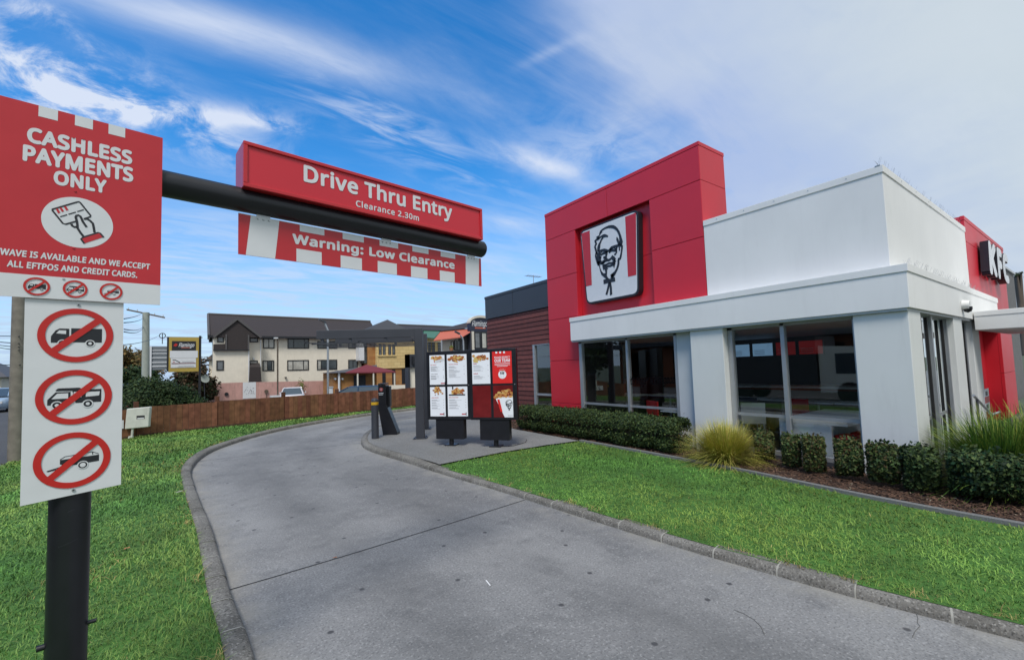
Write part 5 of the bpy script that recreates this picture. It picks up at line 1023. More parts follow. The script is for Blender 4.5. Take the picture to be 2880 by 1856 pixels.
utility_pole('utility_pole', 'thick weathered timber pole behind the white vehicle ban sign', (-3.92, 16.35, -.3), (-3.98, 16.35, 8.2), .155, .13, 'pole')
b0 = at_y(z4(272, 750), 50); t0 = at_y(z4(272, 112), 50); utility_pole('utility_pole', 'pale green grey concrete power pole with a crossarm behind the dark bush', (b0[0], 50, -.8), (t0[0], 50, t0[2]), .30, .25, 'cpole', ((1.35, -.4, -.35), .1))
b1 = at_y(z4(205, 640), 130); t1 = at_y(z4(205, 600), 130); utility_pole('utility_pole', 'distant thin power pole with a crossarm far down the street', (b1[0], 130, -.5), (t1[0], 130, t1[2]), .14, .1, 'pole', ((2.6, 0, 0), .2))
def wires():
    for p, q2, Ya, Yb, sag in ((z4(35, 180), z4(225, 122), 16, 50, .06), (z4(35, 222), z4(240, 172), 16, 50, .08), (z4(35, 293), z4(240, 265), 16, 50, .14), (z4(35, 320), z4(245, 270), 16, 50, .2), (z4(30, 462), z4(430, 345), 24, 60, .2), ((-60, 944), (55, 946), 30, 16, .0), ((-60, 948), (55, 966), 30, 16, .05), ((-60, 962), (55, 985), 30, 16, .05), ((-60, 958), (55, 976), 30, 16, .05), ((-60, 1026), (58, 1026), 30, 16, 0)):
        a = at_y(p, Ya); c = at_y(q2, Yb); P = [a+(c-a)*t-np.array([0, 0, sag*4*t*(1-t)]) for t in np.linspace(0, 1, 9)]; b = MB(); b.tube(P, .016 if Yb > 20 else .012, 'ink', 4)
        tag(b.build('power_line'), 'thin dark power line strung between the street poles', 'cable', 'power lines along the street')
wires()
def build_pylon():
    t = thing('pylon_sign', 'gold framed pylon sign with a dark Flamingo panel and a white panel below', 'sign', tuple(at_y(z4(680, 900), 42))); Y = 42
    b = MB(); a, c = at_y(z4(518, 378), Y), at_y(z4(848, 748), Y); b.box(a[0], c[0], Y, Y+.35, c[2], a[2], 'gold'); b.build('panel', t, .01)
    b = MB(); wall_rect(b, (553, 420), (812, 522), z4, Y, 'ink', .02); b.build('name_panel', t)
    b = MB(); wall_rect(b, (530, 525), (832, 600), z4, Y, 'whitesign', .02); wall_rect(b, (540, 605), (812, 705), z4, Y, 'whitesign', .02); b.build('white_panel', t)
    fr = ((0, Y-.03, 0), (1, 0, 0), ZV); g = lambda x, y: (at_y(z4(x, y), Y)[0], at_y(z4(x, y), Y)[2]); b = MB(*fr); a, c = g(625, 498), g(797, 440); b.text('Flamingo', a[0], c[0], a[1], c[1], 0, 'whitesign', .02, .4); b.build('lettering', t); b = MB(*fr); a, c = g(655, 496), g(745, 488); b.rect(a[0], c[0], a[1], c[1], 0, 'awning'); b.build('underline', t); b = MB(*fr)
    b.flat([g(568, 470), (g(590, 445)), g(612, 452), g(612, 468), g(590, 480)], 0, 'redink'); a, c = g(548, 668), g(808, 655); b.rect(a[0], c[0], a[1], c[1], 0, 'maroon'); b.stroke([g(560, 622), g(590, 626), g(640, 652)], .05, 0, 'ink'); b.flat([g(560, 645), g(580, 640), g(580, 652)], 0, 'redink')
    for x0, x1, y in ((665, 795, 640), (620, 790, 688), (610, 800, 697)): a, c = g(x0, y+6), g(x1, y); b.rect(a[0], c[0], a[1], c[1], 0, 'txtgrey')
    b.build('small_print', t)
    b = MB(); a = at_y(z4(845, 370), Y); e = at_y(z4(830, 1085), Y); b.box(a[0], a[0]+.16, Y, Y+.3, -1.0, a[2]+.05, 'ink'); b.build('post', t); b = MB(); a = at_y(z4(518, 378), Y); b.box(a[0]-.1, a[0]+.02, Y, Y+.35, at_y(z4(518, 748), Y)[2], a[2], 'ink'); b.build('edge', t)
    b = MB(); a, c = at_y(z4(490, 378), Y), at_y(z4(885, 378), Y); b.box(a[0], c[0], Y+.1, Y+.16, a[2]-.03, a[2]+.05, 'alu'); b.build('top_bar', t)
build_pylon()
def build_billboard():
    t = thing('billboard_back', 'grey slatted back of a billboard with a round emblem on top, behind the pylon sign', 'billboard', tuple(at_y(z4(400, 700), 60))); Y = 60; b = MB()
    a, c = at_y(z4(270, 478), Y), at_y(z4(512, 730), Y); b.box(a[0], c[0], Y, Y+.3, c[2], a[2], 'greyslat'); 
    for y in (518, 552, 598, 648, 690): p, q3 = at_y(z4(270, y), Y), at_y(z4(512, y+7), Y); b.box(p[0], q3[0], Y-.05, Y, q3[2], p[2], 'whitesign')
    b.build('slats', t); b = MB(); a, c = at_y(z4(312, 478), Y), at_y(z4(330, 785), Y); b.box(a[0], c[0], Y-.12, Y-.05, -1, a[2], 'whitesign'); b.build('edge_post', t)
    q3 = at_y(z4(450, 362), Y); b = MB((q3[0], Y, q3[2]), (1, 0, 0), ZV); b.ring(0, 0, .22, .30, 0, 'char', 24); b.rect(-.04, .04, -.9, .26, .0, 'char'); b.build('emblem', t)
build_billboard()
# planting behind the fence on the left
def bush(name, lab, c, z0, rad, hgt, n, cols, seed, size=.13, group=None):
    return tree(name, lab, 'shrub', c, z0, hgt*.28, rad, n, cols, seed, size, group, (1, 1, hgt/rad*.42), 12)
DK = [(.026, .050, .018), (.042, .072, .024), (.018, .036, .015)]
p = at_y(z4(470, 900), 24.5); bush('dark_bush', 'big dark green rounded bush behind the fence below the pylon sign', (p[0]-.2, 24.5), -.6, 1.55, 2.9, 30000, DK+[(.045, .065, .022)], 31, .062)
p = at_y(z4(690, 950), 24.8); bush('dark_bush', 'right hand end of the dark bush, with bare twigs near the sign post', (p[0], 25.2), -.6, 1.1, 2.2, 13000, DK, 32, .062)
p = at_y(z4(250, 820), 30); bush('dark_bush', 'taller upright green bush at the foot of the concrete power pole', (p[0]-.1, 30), -.6, 1.0, 2.9, 12000, DK+[(.05, .075, .02)], 33, .075)
p = at_y(z4(30, 930), 21); bush('dark_bush', 'dark shrub seen through the gap right of the white ban sign', (p[0]-.5, 21.5), -.4, .9, 1.5, 9000, DK+[(.06, .02, .02)], 34, .06)
AU = [(.16, .10, .035), (.10, .085, .03), (.20, .13, .05), (.07, .06, .025)]
for k, (x, Y, lab) in enumerate(((60, 95, 'orange brown autumn tree at the end of the street, nearer the white sign'), (180, 100, 'orange brown autumn tree beside the concrete pole'))):
    p = at_y(z4(x, 700), Y); tree('autumn_tree', lab, 'tree', (p[0], Y), -.6, 2.2, 4.2, 8000, AU, 41+k, .34, 'autumn trees down the street')
p = at_y(z4(60, 780), 70); tree('street_tree', 'dark green tree below the autumn trees at the end of the street', 'tree', (p[0], 70), -.6, .9, 2.6, 7000, DK, 44, .25)
p = at_y(z4(800, 690), 52); tree('street_tree', 'reddish brown tree between the pylon sign and the cream motel', 'tree', (p[0]+.2, 52), -1.0, 1.3, 2.3, 7000, [(.07, .05, .03), (.045, .055, .025), (.10, .06, .035)], 45, .2)
# far side of the street (left edge, and what the big windows mirror)
for k, (x, y, h, lab) in enumerate(((-19, 58, 4.2, 'street tree on the far kerb at the left edge, beside the house roof'), (-17.5, 34, 3.6, 'street tree across the road outside the left of the view, first in line'), (-15.4, 31, 4.4, 'street tree across the road outside the left of the view, second in line'), (-15.2, 17, 3.4, 'street tree across the road outside the left of the view, third in line'), (-15.2, 1, 3.6, 'street tree across the road outside the left of the view, nearest the viewer'))):
    tree('street_tree', lab, 'tree', (x, y), -.5, h*.42, h*.62, 3400, DK+[(.04, .06, .022)], 51+k, .42)
def build_house():
    t = thing('suburban_house', 'low house with a grey hipped roof across the street at the left edge', 'house', (-21, 74, -.5)); b = MB(); b.box(-28, -18.6, 72, 82, -.5, 2.6, 'cream2'); b.build('wall', t); b = MB(); b.add([(-28.6, 71.4, 2.5), (-18.0, 71.4, 2.5), (-18.0, 82.6, 2.5), (-28.6, 82.6, 2.5), (-25, 77, 5.0), (-21.5, 77, 5.0)], [(0, 1, 5, 4), (1, 2, 5), (2, 3, 4, 5), (3, 0, 4)], 'rooftrim'); b.build('roof', t)
    for x in (-26.5, -22.5): b = MB(); b.box(x, x+1.6, 71.97, 72, .6, 1.8, 'pane'); b.build('window', t)
build_house()
def build_shops():
    t = thing('shop_building', 'brown brick shop row across the road, out of view but mirrored in the windows', 'building', (-19, 10, -.4)); b = MB(); b.box(-30, -17, -14, 28, -.5, 6.2, 'benchor'); b.build('wall', t); b = MB(); b.box(-30.2, -15.4, -14.2, 28.2, 3.1, 3.5, 'char'); b.build('verandah', t)
    for k in range(9): b = MB(); b.box(-17.06, -17.0, -12+4.4*k, -8.6+4.4*k, .2, 2.7, 'pane'); b.build('shop_window', t)
build_shops()
# ------------------------------------------------------------------ cream motel with the brown roof
def window(b_parent, p0, p1, crop, Y, pane='pane', split=(), fr=.11):
    a, c = at_y(crop(*p0), Y), at_y(crop(*p1), Y); x0, x1, z0, z1 = a[0], c[0], c[2], a[2]; b = MB()
    for r in ((x0, x1, z0, z0+fr), (x0, x1, z1-fr, z1), (x0, x0+fr, z0+fr, z1-fr), (x1-fr, x1, z0+fr, z1-fr)): b.box(r[0], r[1], Y-.06, Y, r[2], r[3], 'winframe')
    for s in split: xx = x0+(x1-x0)*s; b.box(xx-.04, xx+.04, Y-.05, Y, z0+fr, z1-fr, 'winframe')
    w = b.build('window', b_parent); b = MB()
    pts = [x0+fr]+[x0+(x1-x0)*s for s in split]+[x1-fr]; pp = pane if isinstance(pane, (list, tuple)) else [pane]*(len(pts)-1)
    for i in range(len(pts)-1): b.add([(pts[i], Y-.02, z0+fr), (pts[i+1], Y-.02, z0+fr), (pts[i+1], Y-.02, z1-fr), (pts[i], Y-.02, z1-fr)], [(0, 1, 2, 3)], pp[i], world=True)
    b.build('pane', w); return w
def build_motel():
    t = thing('motel_building', 'long two storey cream motel with a dark brown roof and a gabled left end', 'building', tuple(at_y(z5(700, 850), 59)))
    Y = 59.; YG = 57.6; X = lambda x, y=500, Y=Y: at_y(z5(x, y), Y)[0]; Z = lambda x, y, Y=Y: at_y(z5(x, y), Y)[2]
    ze = Z(1000, 350); zb = -.9
    b = MB(); b.box(X(560), X(1815), Y, Y+9, zb, ze, 'cream'); b.build('wall', t)
    b = MB(); b.box(at_y(z5(155, 500), YG)[0], at_y(z5(555, 500), YG)[0], YG, Y+8, zb, at_y(z5(300, 345), YG)[2], 'cream'); b.build('gable_wall', t)
    b = MB(); b.box(X(555), X(690), Y-.7, Y, zb, ze, 'cream'); b.build('bay_wall', t)
    b = MB(); zr0, zr1 = at_y(z5(125, 95), Y+4.5)[2], at_y(z5(2090, 182), Y+4.5)[2]; xl = X(112, 350, Y-.5); xr = X(2010, 350, Y); b.add([(xl, Y-.6, ze-.05), (xr, Y-.6, ze-.05), (xr+.3, Y+4.5, zr1), (xl-.1, Y+4.5, zr0), (xl, Y+10, ze-.05), (xr, Y+10, ze-.05)], [(0, 1, 2, 3), (3, 2, 5, 4), (0, 3, 4), (1, 5, 2)], 'roof'); b.build('roof', t)
    b = MB(); b.box(xl-.1, xr, Y-.72, Y-.6, ze-.22, ze+.02, 'ink'); b.build('gutter', t); b = MB(); b.tube([(xl-.1, Y+4.5, zr0+.03), (xr+.3, Y+4.5, zr1+.03)], .14, 'rooftrim', 6); b.build('ridge_cap', t)
    b = MB(); b.hexa([(xl-.15, Y-.7, ze-.45), (xl-.15, Y-.7, ze+.15), (xl-.22, Y+4.5, zr0+.1), (xl-.22, Y+4.5, zr0-.5)], [(xl+.05, Y-.7, ze-.45), (xl+.05, Y-.7, ze+.15), (xl-.02, Y+4.5, zr0+.1), (xl-.02, Y+4.5, zr0-.5)], 'rooftrim'); b.build('bargeboard', t)
    # gable over the left block: roof slopes run back into the main roof
    Yg = YG-.35; A, Bp, C_ = at_y(z5(152, 342), Yg), at_y(z5(430, 128), Yg), at_y(z5(708, 348), Yg); b = MB(); back = lambda p, k: (p[0], p[1]+k, p[2])
    for P, Q in ((A, Bp), (Bp, C_)): b.hexa([P, Q, back(Q, 5.0), back(P, 1.6)], [P-[0, 0, .22], Q-[0, 0, .22], tuple(np.array(back(Q, 5.0))-[0, 0, .22]), tuple(np.array(back(P, 1.6))-[0, 0, .22])], 'roof')
    b.build('gable_roof', t)
    b = MB(); ins = [at_y(z5(x, y), Yg-.05) for x, y in ((152, 342), (430, 128), (708, 348), (690, 362), (430, 160), (172, 356))]; b.add([tuple(p) for p in ins]+[(p[0], p[1]+.1, p[2]) for p in ins], [(0, 1, 4, 5), (1, 2, 3, 4), (5, 4, 10, 11), (4, 3, 9, 10)], 'rooftrim', world=True); b.build('gable_trim', t)
    b = MB(); pg = [at_y(z5(x, y), Yg+.12) for x, y in ((172, 352), (430, 150), (690, 355))]; b.add([tuple(p) for p in pg], [(0, 1, 2)], 'roof', world=True); pn = [at_y(z5(x, y), YG-.25) for x, y in ((300, 320), (548, 325), (560, 495), (160, 495), (160, 430), (290, 425))]; b.add([tuple(p) for p in pn]+[(p[0], p[1]+.25, p[2]) for p in pn], [(0, 1, 2, 3, 4, 5)]+[(i, (i+1) % 6, (i+1) % 6+6, i+6) for i in range(6)], 'roof', world=True)
    b.build('gable_cladding', t); b = MB(); a, c = at_y(z5(157, 490), YG-.3), at_y(z5(563, 500), YG-.3); b.box(a[0], c[0], YG-.32, YG-.02, c[2], a[2], 'ink'); b.build('drip_board', t)
    b = MB(); a, c = at_y(z5(296, 320), YG-.3), at_y(z5(312, 490), YG-.3); b.box(a[0], c[0], YG-.34, YG-.25, c[2], a[2], 'rooftrim'); a, c = at_y(z5(545, 325), YG-.3), at_y(z5(562, 495), YG-.3); b.box(a[0], c[0], YG-.34, YG-.25, c[2], a[2], 'rooftrim'); b.build('corner_trim', t)
    window(t, (203, 345), (278, 410), z5, YG, 'pane3'); window(t, (193, 613), (277, 722), z5, YG, 'pane3'); window(t, (565, 352), (660, 410), z5, Y-.7, 'pane3'); window(t, (563, 613), (657, 673), z5, Y-.7, 'pane2')
    b = MB(); P = [at_y(z5(x, y), Y-1.9) for x, y in ((560, 850), (700, 850), (688, 685), (568, 685))]; b.add([tuple(p) for p in P]+[(p[0], Y-.7, p[2]+(.5 if k > 1 else 0)) for k, p in enumerate(P)], [(0, 1, 2, 3), (3, 2, 6, 7), (1, 5, 6, 2), (0, 3, 7, 4)], 'roof', world=True); b.build('lean_to', t)
    window(t, (715, 365), (845, 478), z5, Y, 'pane2', (.5,)); window(t, (710, 613), (840, 728), z5, Y, ['pane2', 'pane', 'pane2'], (.42, .8)); window(t, (990, 366), (1232, 478), z5, Y, 'pane', (.28, .78)); window(t, (986, 609), (1229, 720), z5, Y, 'pane2', (.26, .75))
    window(t, (1324, 395), (1548, 479), z5, Y, 'pane', (.5,)); window(t, (1319, 605), (1546, 713), z5, Y, ['pane2', 'pane', 'pane'], (.2, .58)); window(t, (1669, 400), (1776, 479), z5, Y, ['pane2', 'pane'], (.4,)); window(t, (1669, 603), (1776, 706), z5, Y, 'pane', (.5,))
    b = MB(); a, c = at_y(z5(958, 795), Y), at_y(z5(978, 808), Y); b.box(a[0], c[0], Y-.25, Y, c[2], a[2], 'rooftrim'); b.build('vent', t); b = MB(); a, c = at_y(z5(600, 580), Y-.7), at_y(z5(617, 603), Y-.7); b.box(a[0], c[0], Y-.9, Y-.7, c[2], a[2], 'lampclear'); b.build('wall_lamp', t)
    b = MB(); xa = at_y(z5(110, 620), Y+4)[0]; xb = at_y(z5(155, 620), Y+4)[0]; b.box(xa, xb+.3, Y+2, Y+7, zb, at_y(z5(130, 620), Y+4)[2], 'cream'); b.build('rear_wing', t); P = [at_y(z5(x, y), Y+1.6) for x, y in ((65, 605), (150, 610), (150, 540))]; b = MB(); b.add([tuple(p) for p in P]+[(p[0], Y+8, p[2]) for p in P], [(0, 1, 2), (0, 2, 5, 3), (0, 3, 4, 1)], 'rooftrim', world=True); b.build('rear_roof', t)
    b = MB(); a, c = at_y(z5(546, 500), Y-.72), at_y(z5(556, 850), Y-.72); b.box(a[0], c[0], YG-.08, YG, c[2], a[2], 'whitesign'); a, c = at_y(z5(686, 352), Y-.8), at_y(z5(694, 690), Y-.8); b.box(a[0], c[0], Y-.78, Y-.7, c[2], a[2], 'whitesign'); b.build('downpipe', t)
    return t
build_motel()
def build_pinkwall():
    t = thing('pink_wall', 'stained pink rendered retaining wall below the cream motel', 'wall', tuple(at_y(z5(700, 1000), 54))); Y = 54.; a = at_y(z5(-10, 868), Y); m_ = at_y(z5(470, 858), Y); c = at_y(z5(1495, 838), Y)
    b = MB(); b.add([(a[0]-.4, Y, -1.3), (c[0], Y, -1.3), (c[0], Y, c[2]), (m_[0], Y, m_[2]), (a[0]-.4, Y, a[2]-.05), (a[0]-.4, Y+.3, -1.3), (c[0], Y+.3, -1.3), (c[0], Y+.3, c[2]), (m_[0], Y+.3, m_[2]), (a[0]-.4, Y+.3, a[2]-.05)], [(0, 1, 2, 3, 4), (2, 7, 8, 3), (3, 8, 9, 4), (1, 6, 7, 2), (0, 4, 9, 5)], 'pink', world=True); b.build('render', t)
    b = MB(); wall_rect(b, (490, 858), (636, 1032), z5, Y, 'whitesign', .03); g = random.Random(3)
    for k in range(26): x = g.uniform(500, 620); y = 1000-abs(g.gauss(0, 45)) if k > 7 else g.uniform(870, 990); s = g.uniform(3, 9); wall_rect(b, (x, y-s*1.3), (x+s*.7, y+s*.4), z5, Y, 'txtgrey', .04+.0005*k)
    b.build('mural', t)
    b = MB(); q = at_y(z5(307, 988), Y); b.cyl((q[0], Y, q[2]), (q[0], Y-.12, q[2]), .18, .18, 'ink', 12); b.build('drain', t)
    q = at_y(z5(752, 958), Y); b = MB(); b.cyl((q[0], Y-.1, q[2]), (q[0], Y-.16, q[2]), .2, .2, 'bark', 12); b.cyl((q[0], Y-.1, -1.), (q[0], Y-.1, q[2]), .03, .03, 'bark', 6); b.build('stain_plate', t)
build_pinkwall()
p = at_y(z4(900, 830), 50); t = thing('satellite_dish', 'grey satellite dish at the left end of the pink wall', 'dish', tuple(p)); b = MB(tuple(p), (.8, -.5, .3)); e3 = np.array([.5, -.8, .35]); e3 /= np.linalg.norm(e3); b.cyl(p, p+e3*.12, .25, .42, 'cpole', 20); b.build('bowl', t); b = MB(); b.cyl(p, (p[0]+.1, p[1]+.2, -.8), .04, .04, 'char', 6); b.build('mast', t)
def build_yellow():
    Y = 56.5; t = thing('brick_building', 'yellow brick building with dark roof peak to the right of the cream motel', 'building', tuple(at_y(z5(2100, 880), Y))); g = lambda x, y, Y=Y: at_y(z5(x, y), Y); zt = g(2100, 330)[2]
    xe = at_y(z6(905, 400), Y)[0]
    b = MB(); b.box(g(1990, 600)[0], xe, Y, Y+9, g(2100, 700)[2], zt, 'brick'); b.build('upper_wall', t); b = MB(); b.box(g(1908, 600)[0], g(1990, 600)[0], Y+.6, Y+6, -1, zt, 'brick2'); b.box(g(1990, 600)[0], xe, Y+.15, Y+9, -1, g(2100, 700)[2], 'brick2'); b.build('brick_wall', t)
    b = MB(); b.box(g(1815, 500)[0], g(1870, 500)[0], Y+.8, Y+3, g(1840, 610)[2], zt, 'whitesign'); b.build('white_panel', t); b = MB(); b.box(g(1870, 500)[0], g(1908, 500)[0], Y+1, Y+3, g(1890, 640)[2], zt, 'pane'); b.build('stair_window', t)
    for x0 in (2012, 2056, 2117, 2163): window(t, (x0, 430), (x0+32, 552), z5, Y, 'pane3', (), .05)
    b = MB(); a, c = g(2000, 552), g(2205, 566); b.box(a[0], c[0], Y-.12, Y, c[2], a[2], 'brick'); b.build('sill', t)
    b = MB(); wall_rect(b, (2268, 705), (2338, 872), z5, Y+.15, 'ink', .03); b.build('doorway', t); b = MB(); wall_rect(b, (2050, 740), (2090, 860), z5, Y+.15, 'ink', .03); wall_rect(b, (2160, 715), (2200, 880), z5, Y+.15, 'ink', .03); b.build('dark_opening', t)
    ap = at_y(z5(2110, 155), Y+4); e = [at_y(z5(1890, 262), Y-.5), at_y(z5(2330, 262), Y-.5)]; b = MB(); e0, e1 = e; b.add([tuple(e0), tuple(e1), (e1[0]+.6, Y+8.5, e1[2]), (e0[0], Y+8.5, e0[2]), tuple(ap)], [(0, 1, 4), (1, 2, 4), (2, 3, 4), (3, 0, 4)], 'darkslate', world=True); b.box(e0[0], xe, Y-.3, Y+8, zt-.02, zt+.2, 'roof'); b.build('roof_peak', t)
    Yr = Y+4; a, c = at_y(z6(430, 198), Yr), at_y(z6(1080, 222), Yr); lo = at_y(z6(900, 255), Y-.4); b = MB(); b.add([(a[0], Y-.4, lo[2]), (c[0], Y-.4, lo[2]), tuple(c), tuple(a), (a[0], Yr+5, lo[2]), (c[0], Yr+5, lo[2])], [(0, 1, 2, 3), (3, 2, 5, 4), (0, 3, 4), (1, 5, 2)], 'roof', world=True); b.tube([tuple(a+[0, 0, .05]), tuple(c+[0, 0, .05])], .13, 'rooftrim', 6); b.build('main_roof', t)
    b = MB(); P = [at_y(zr(x, y), Yy) for (x, y), Yy in (((838, 640), Y-.3), ((1290, 655), Y-.3), ((1120, 830), Y-2.), ((838, 800), Y-2.))]; b.add([tuple(p) for p in P]+[tuple(p-[0, 0, .12]) for p in P], [(0, 1, 2, 3), (7, 6, 5, 4), (3, 2, 6, 7)], 'greenroof', world=True); b.build('green_awning', t)
    for x0, x1 in ((945, 1035), (1050, 1130), (1205, 1320)):
        w = window(t, (x0, 950), (x1, 1180), zr, Y, 'pane3', (.5,), .06); b = MB(); 
        for y in (1035, 1105): a, c = at_y(zr(x0, y), Y), at_y(zr(x1, y+12), Y); b.box(a[0], c[0], Y-.06, Y-.02, c[2], a[2], 'winframe')
        b.build('glazing_bar', w)
    b = MB(); a, c = at_y(zr(920, 925), Y), at_y(zr(1325, 945), Y); b.box(a[0], c[0], Y-.12, Y, c[2], a[2], 'cream2'); b.build('lintel', t)
build_yellow()
def build_cafe():
    Y = 44.; t = thing('cafe_building', 'Flamingo cafe with an orange awning and an arched dark blue sign gable', 'building', tuple(at_y(zr(1700, 1100), Y))); g = lambda x, y, Y=Y: at_y(zr(x, y), Y)
    b = MB(); a, c = g(1325, 900), g(1760, 1100); b.box(a[0], c[0], Y, Y+.4, -.9, at_y(zr(1500, 650), Y)[2], 'cream2'); b.build('wall', t); b = MB(); a, c = g(1740, 760), g(2120, 1100); b.box(a[0], c[0]+2.5, Y-.1, Y+.4, -.9, g(1900, 640)[2], 'greystone'); b.build('block_wall', t)
    b = MB(); P = [at_y(zr(x, y), Yy) for (x, y), Yy in (((1290, 655), Y-.1), ((2030, 585), Y-.1), ((2045, 690), Y-1.5), ((1100, 890), Y-1.5))]; b.add([tuple(p) for p in P], [(0, 1, 2, 3)], 'awning', world=True); e = at_y(zr(1870, 790), Y-1.5); P2 = [P[3], (P[2][0]-.25, Y-1.5, P[3][2]+.0)]
    b = MB(); A, Bq = P[0], P[1]; f0 = at_y(zr(1100, 890), Y-1.5); f1 = at_y(zr(1865, 795), Y-1.5); f2 = at_y(zr(2045, 690), Y-1.5); b.add([tuple(A), tuple(Bq), tuple(f2), tuple(f1), tuple(f0)], [(0, 1, 2, 3, 4)], 'awning', world=True); v0, v1 = f0-[0, 0, .1], f1-[0, 0, .1]; b.add([tuple(f0), tuple(f1), tuple(v1), tuple(v0)], [(0, 1, 2, 3)], 'awning', world=True); b.build('awning', t)
    b = MB(); P = [at_y(zr(x, y), Yy) for (x, y), Yy in (((1270, 655), Y-.3), ((2050, 570), Y-.3), ((2050, 410), Y+2.5), ((1520, 540), Y+2.5))]; b.add([tuple(p) for p in P]+[(P[3][0], Y+6, P[0][2]), (P[2][0], Y+6, P[0][2])], [(0, 1, 2, 3), (3, 2, 5, 4), (0, 3, 4)], 'roof', world=True); b.build('roof', t)
    window(t, (1545, 915), (1620, 1130), zr, Y, 'pane2', (), .06); window(t, (1630, 890), (1790, 1150), zr, Y-.12, 'pane', (.45,), .06)
    # arched sign gable
    Yg = Y-1.2; c0 = at_y(zr(2330, 700), Yg); l = at_y(zr(2040, 655), Yg); sh = at_y(zr(2015, 440), Yg); tp = at_y(zr(2300, 250), Yg); w = c0[0]-l[0]; fr = ((c0[0], Yg, 0), (1, 0, 0), ZV); n = 16; hs = sh[2]; rise = tp[2]-hs
    arc = [(w*1.06*math.cos(a), hs+rise*math.sin(a)) for a in np.linspace(0, math.pi, n)]; arci = [(w*math.cos(a), hs-.05+(rise-.22)*math.sin(a)) for a in np.linspace(0, math.pi, n)]
    b = MB(*fr); b.prism([(-w, l[2])]+[(w, l[2])]+arci, -.6, .0, 'navy'); b.build('sign_gable', t); b = MB(*fr); b.prism(arc+arci[::-1], -.6, .12, 'cream2'); b.build('arch_trim', t)
    a, c = at_y(zr(2090, 570), Yg), at_y(zr(2480, 390), Yg); b = MB(*fr); b.text('Flamingo', a[0]-c0[0], c[0]-c0[0], a[2], c[2], .02, 'whitesign', .012, .35); b.build('lettering', t); b = MB(*fr); a, c = at_y(zr(2165, 590), Yg), at_y(zr(2440, 560), Yg); b.rect(a[0]-c0[0], c[0]-c0[0], a[2], c[2], .02, 'awning'); b.build('underline', t)
    b = MB(); a, c = at_y(zr(2080, 660), Yg), at_y(zr(2150, 1110), Yg); b.box(a[0], c[0], Yg-.05, Yg+.5, -.9, a[2], 'cream2'); b.build('pilaster', t); b = MB(); a, c = at_y(zr(2040, 655), Yg), at_y(zr(2600, 700), Yg); b.box(a[0], c[0], Yg+.02, Yg+.6, -.9, a[2]-.02, 'char'); b.build('gable_base', t)
    window(t, (2150, 680), (2310, 1105), zr, Yg, 'pane3', (), .1); window(t, (2325, 680), (2480, 1105), zr, Yg, 'pane2', (), .1)
    q = g(1555, 1100, Y-1.4); p = thing('flower_pot', 'terracotta pot with yellow green plant outside the cafe window', 'plant pot', tuple(q-[0, 0, .3])); b = MB(); b.lathe(q-[0, 0, .3], [(.16, 0), (.24, .34)], 'terra', 14); b.build('pot', p); r = np.random.default_rng(4); v = r.normal(0, 1, (160, 3)); v /= np.linalg.norm(v, axis=1)[:, None]; leaf_mesh('leaves', q+[0, 0, .12]+v*.24*r.random((160, 1))**.4, v, .09, [(.20, .22, .05), (.12, .16, .04)], p, 1.5, 4)
build_cafe()
def street_lamp(lab, pts, r, m, head=None, cat='street lamp', name='street_lamp'):
    t = thing(name, lab, cat, tuple(pts[0])); b = MB(); b.tube([tuple(p) for p in pts], r, m, 8); b.build('post', t)
    if head is not None: b = MB(); a = np.array(head[0]); b.hexa([a+[-.35, -.15, .12], a+[.12, -.15, -.10], a+[.12, .15, -.10], a+[-.35, .15, .12]], [a+[-.33, -.13, .24], a+[.14, -.13, .02], a+[.14, .13, .02], a+[-.33, .13, .24]], 'char'); b.build('lamp_head', t)
    return t
Y = 36.; g = lambda x, y: at_y(zr(x, y), Y); street_lamp('curved grey street lamp with dark square head before the cafe awning', [(g(1870, 1120)[0], Y, -.8), g(1870, 1000), g(1865, 900), g(1840, 830), g(1790, 765)], .075, 'alu', (g(1740, 715),))
Y = 34.; g = lambda x, y: at_y(z5(x, y), Y); p = g(1443, 985); street_lamp('tall grey lamp post rising past the motel roof, right of the white car', [(p[0], Y, -.8), g(1443, 430), g(1442, 280), g(1405, 190)], .075, 'alu', (g(1400, 180),))
g = lambda x, y: at_y(z5(x, y), 30.); p = g(880, 990); t = street_lamp('thin dark lamp post with a small white light left of the white car', [(p[0], 30, -.75), g(880, 365)], .045, 'bark'); b = MB(); q = g(862, 358); b.box(q[0]-.12, q[0]+.1, 29.9, 30.1, q[2]-.06, q[2]+.02, 'lampclear'); b.build('lamp_head', t); b = MB(); q = g(868, 1003); b.box(q[0]-.35, q[0]+.15, 29.8, 30.2, -.75, q[2], 'whitesign'); b.build('base', t)
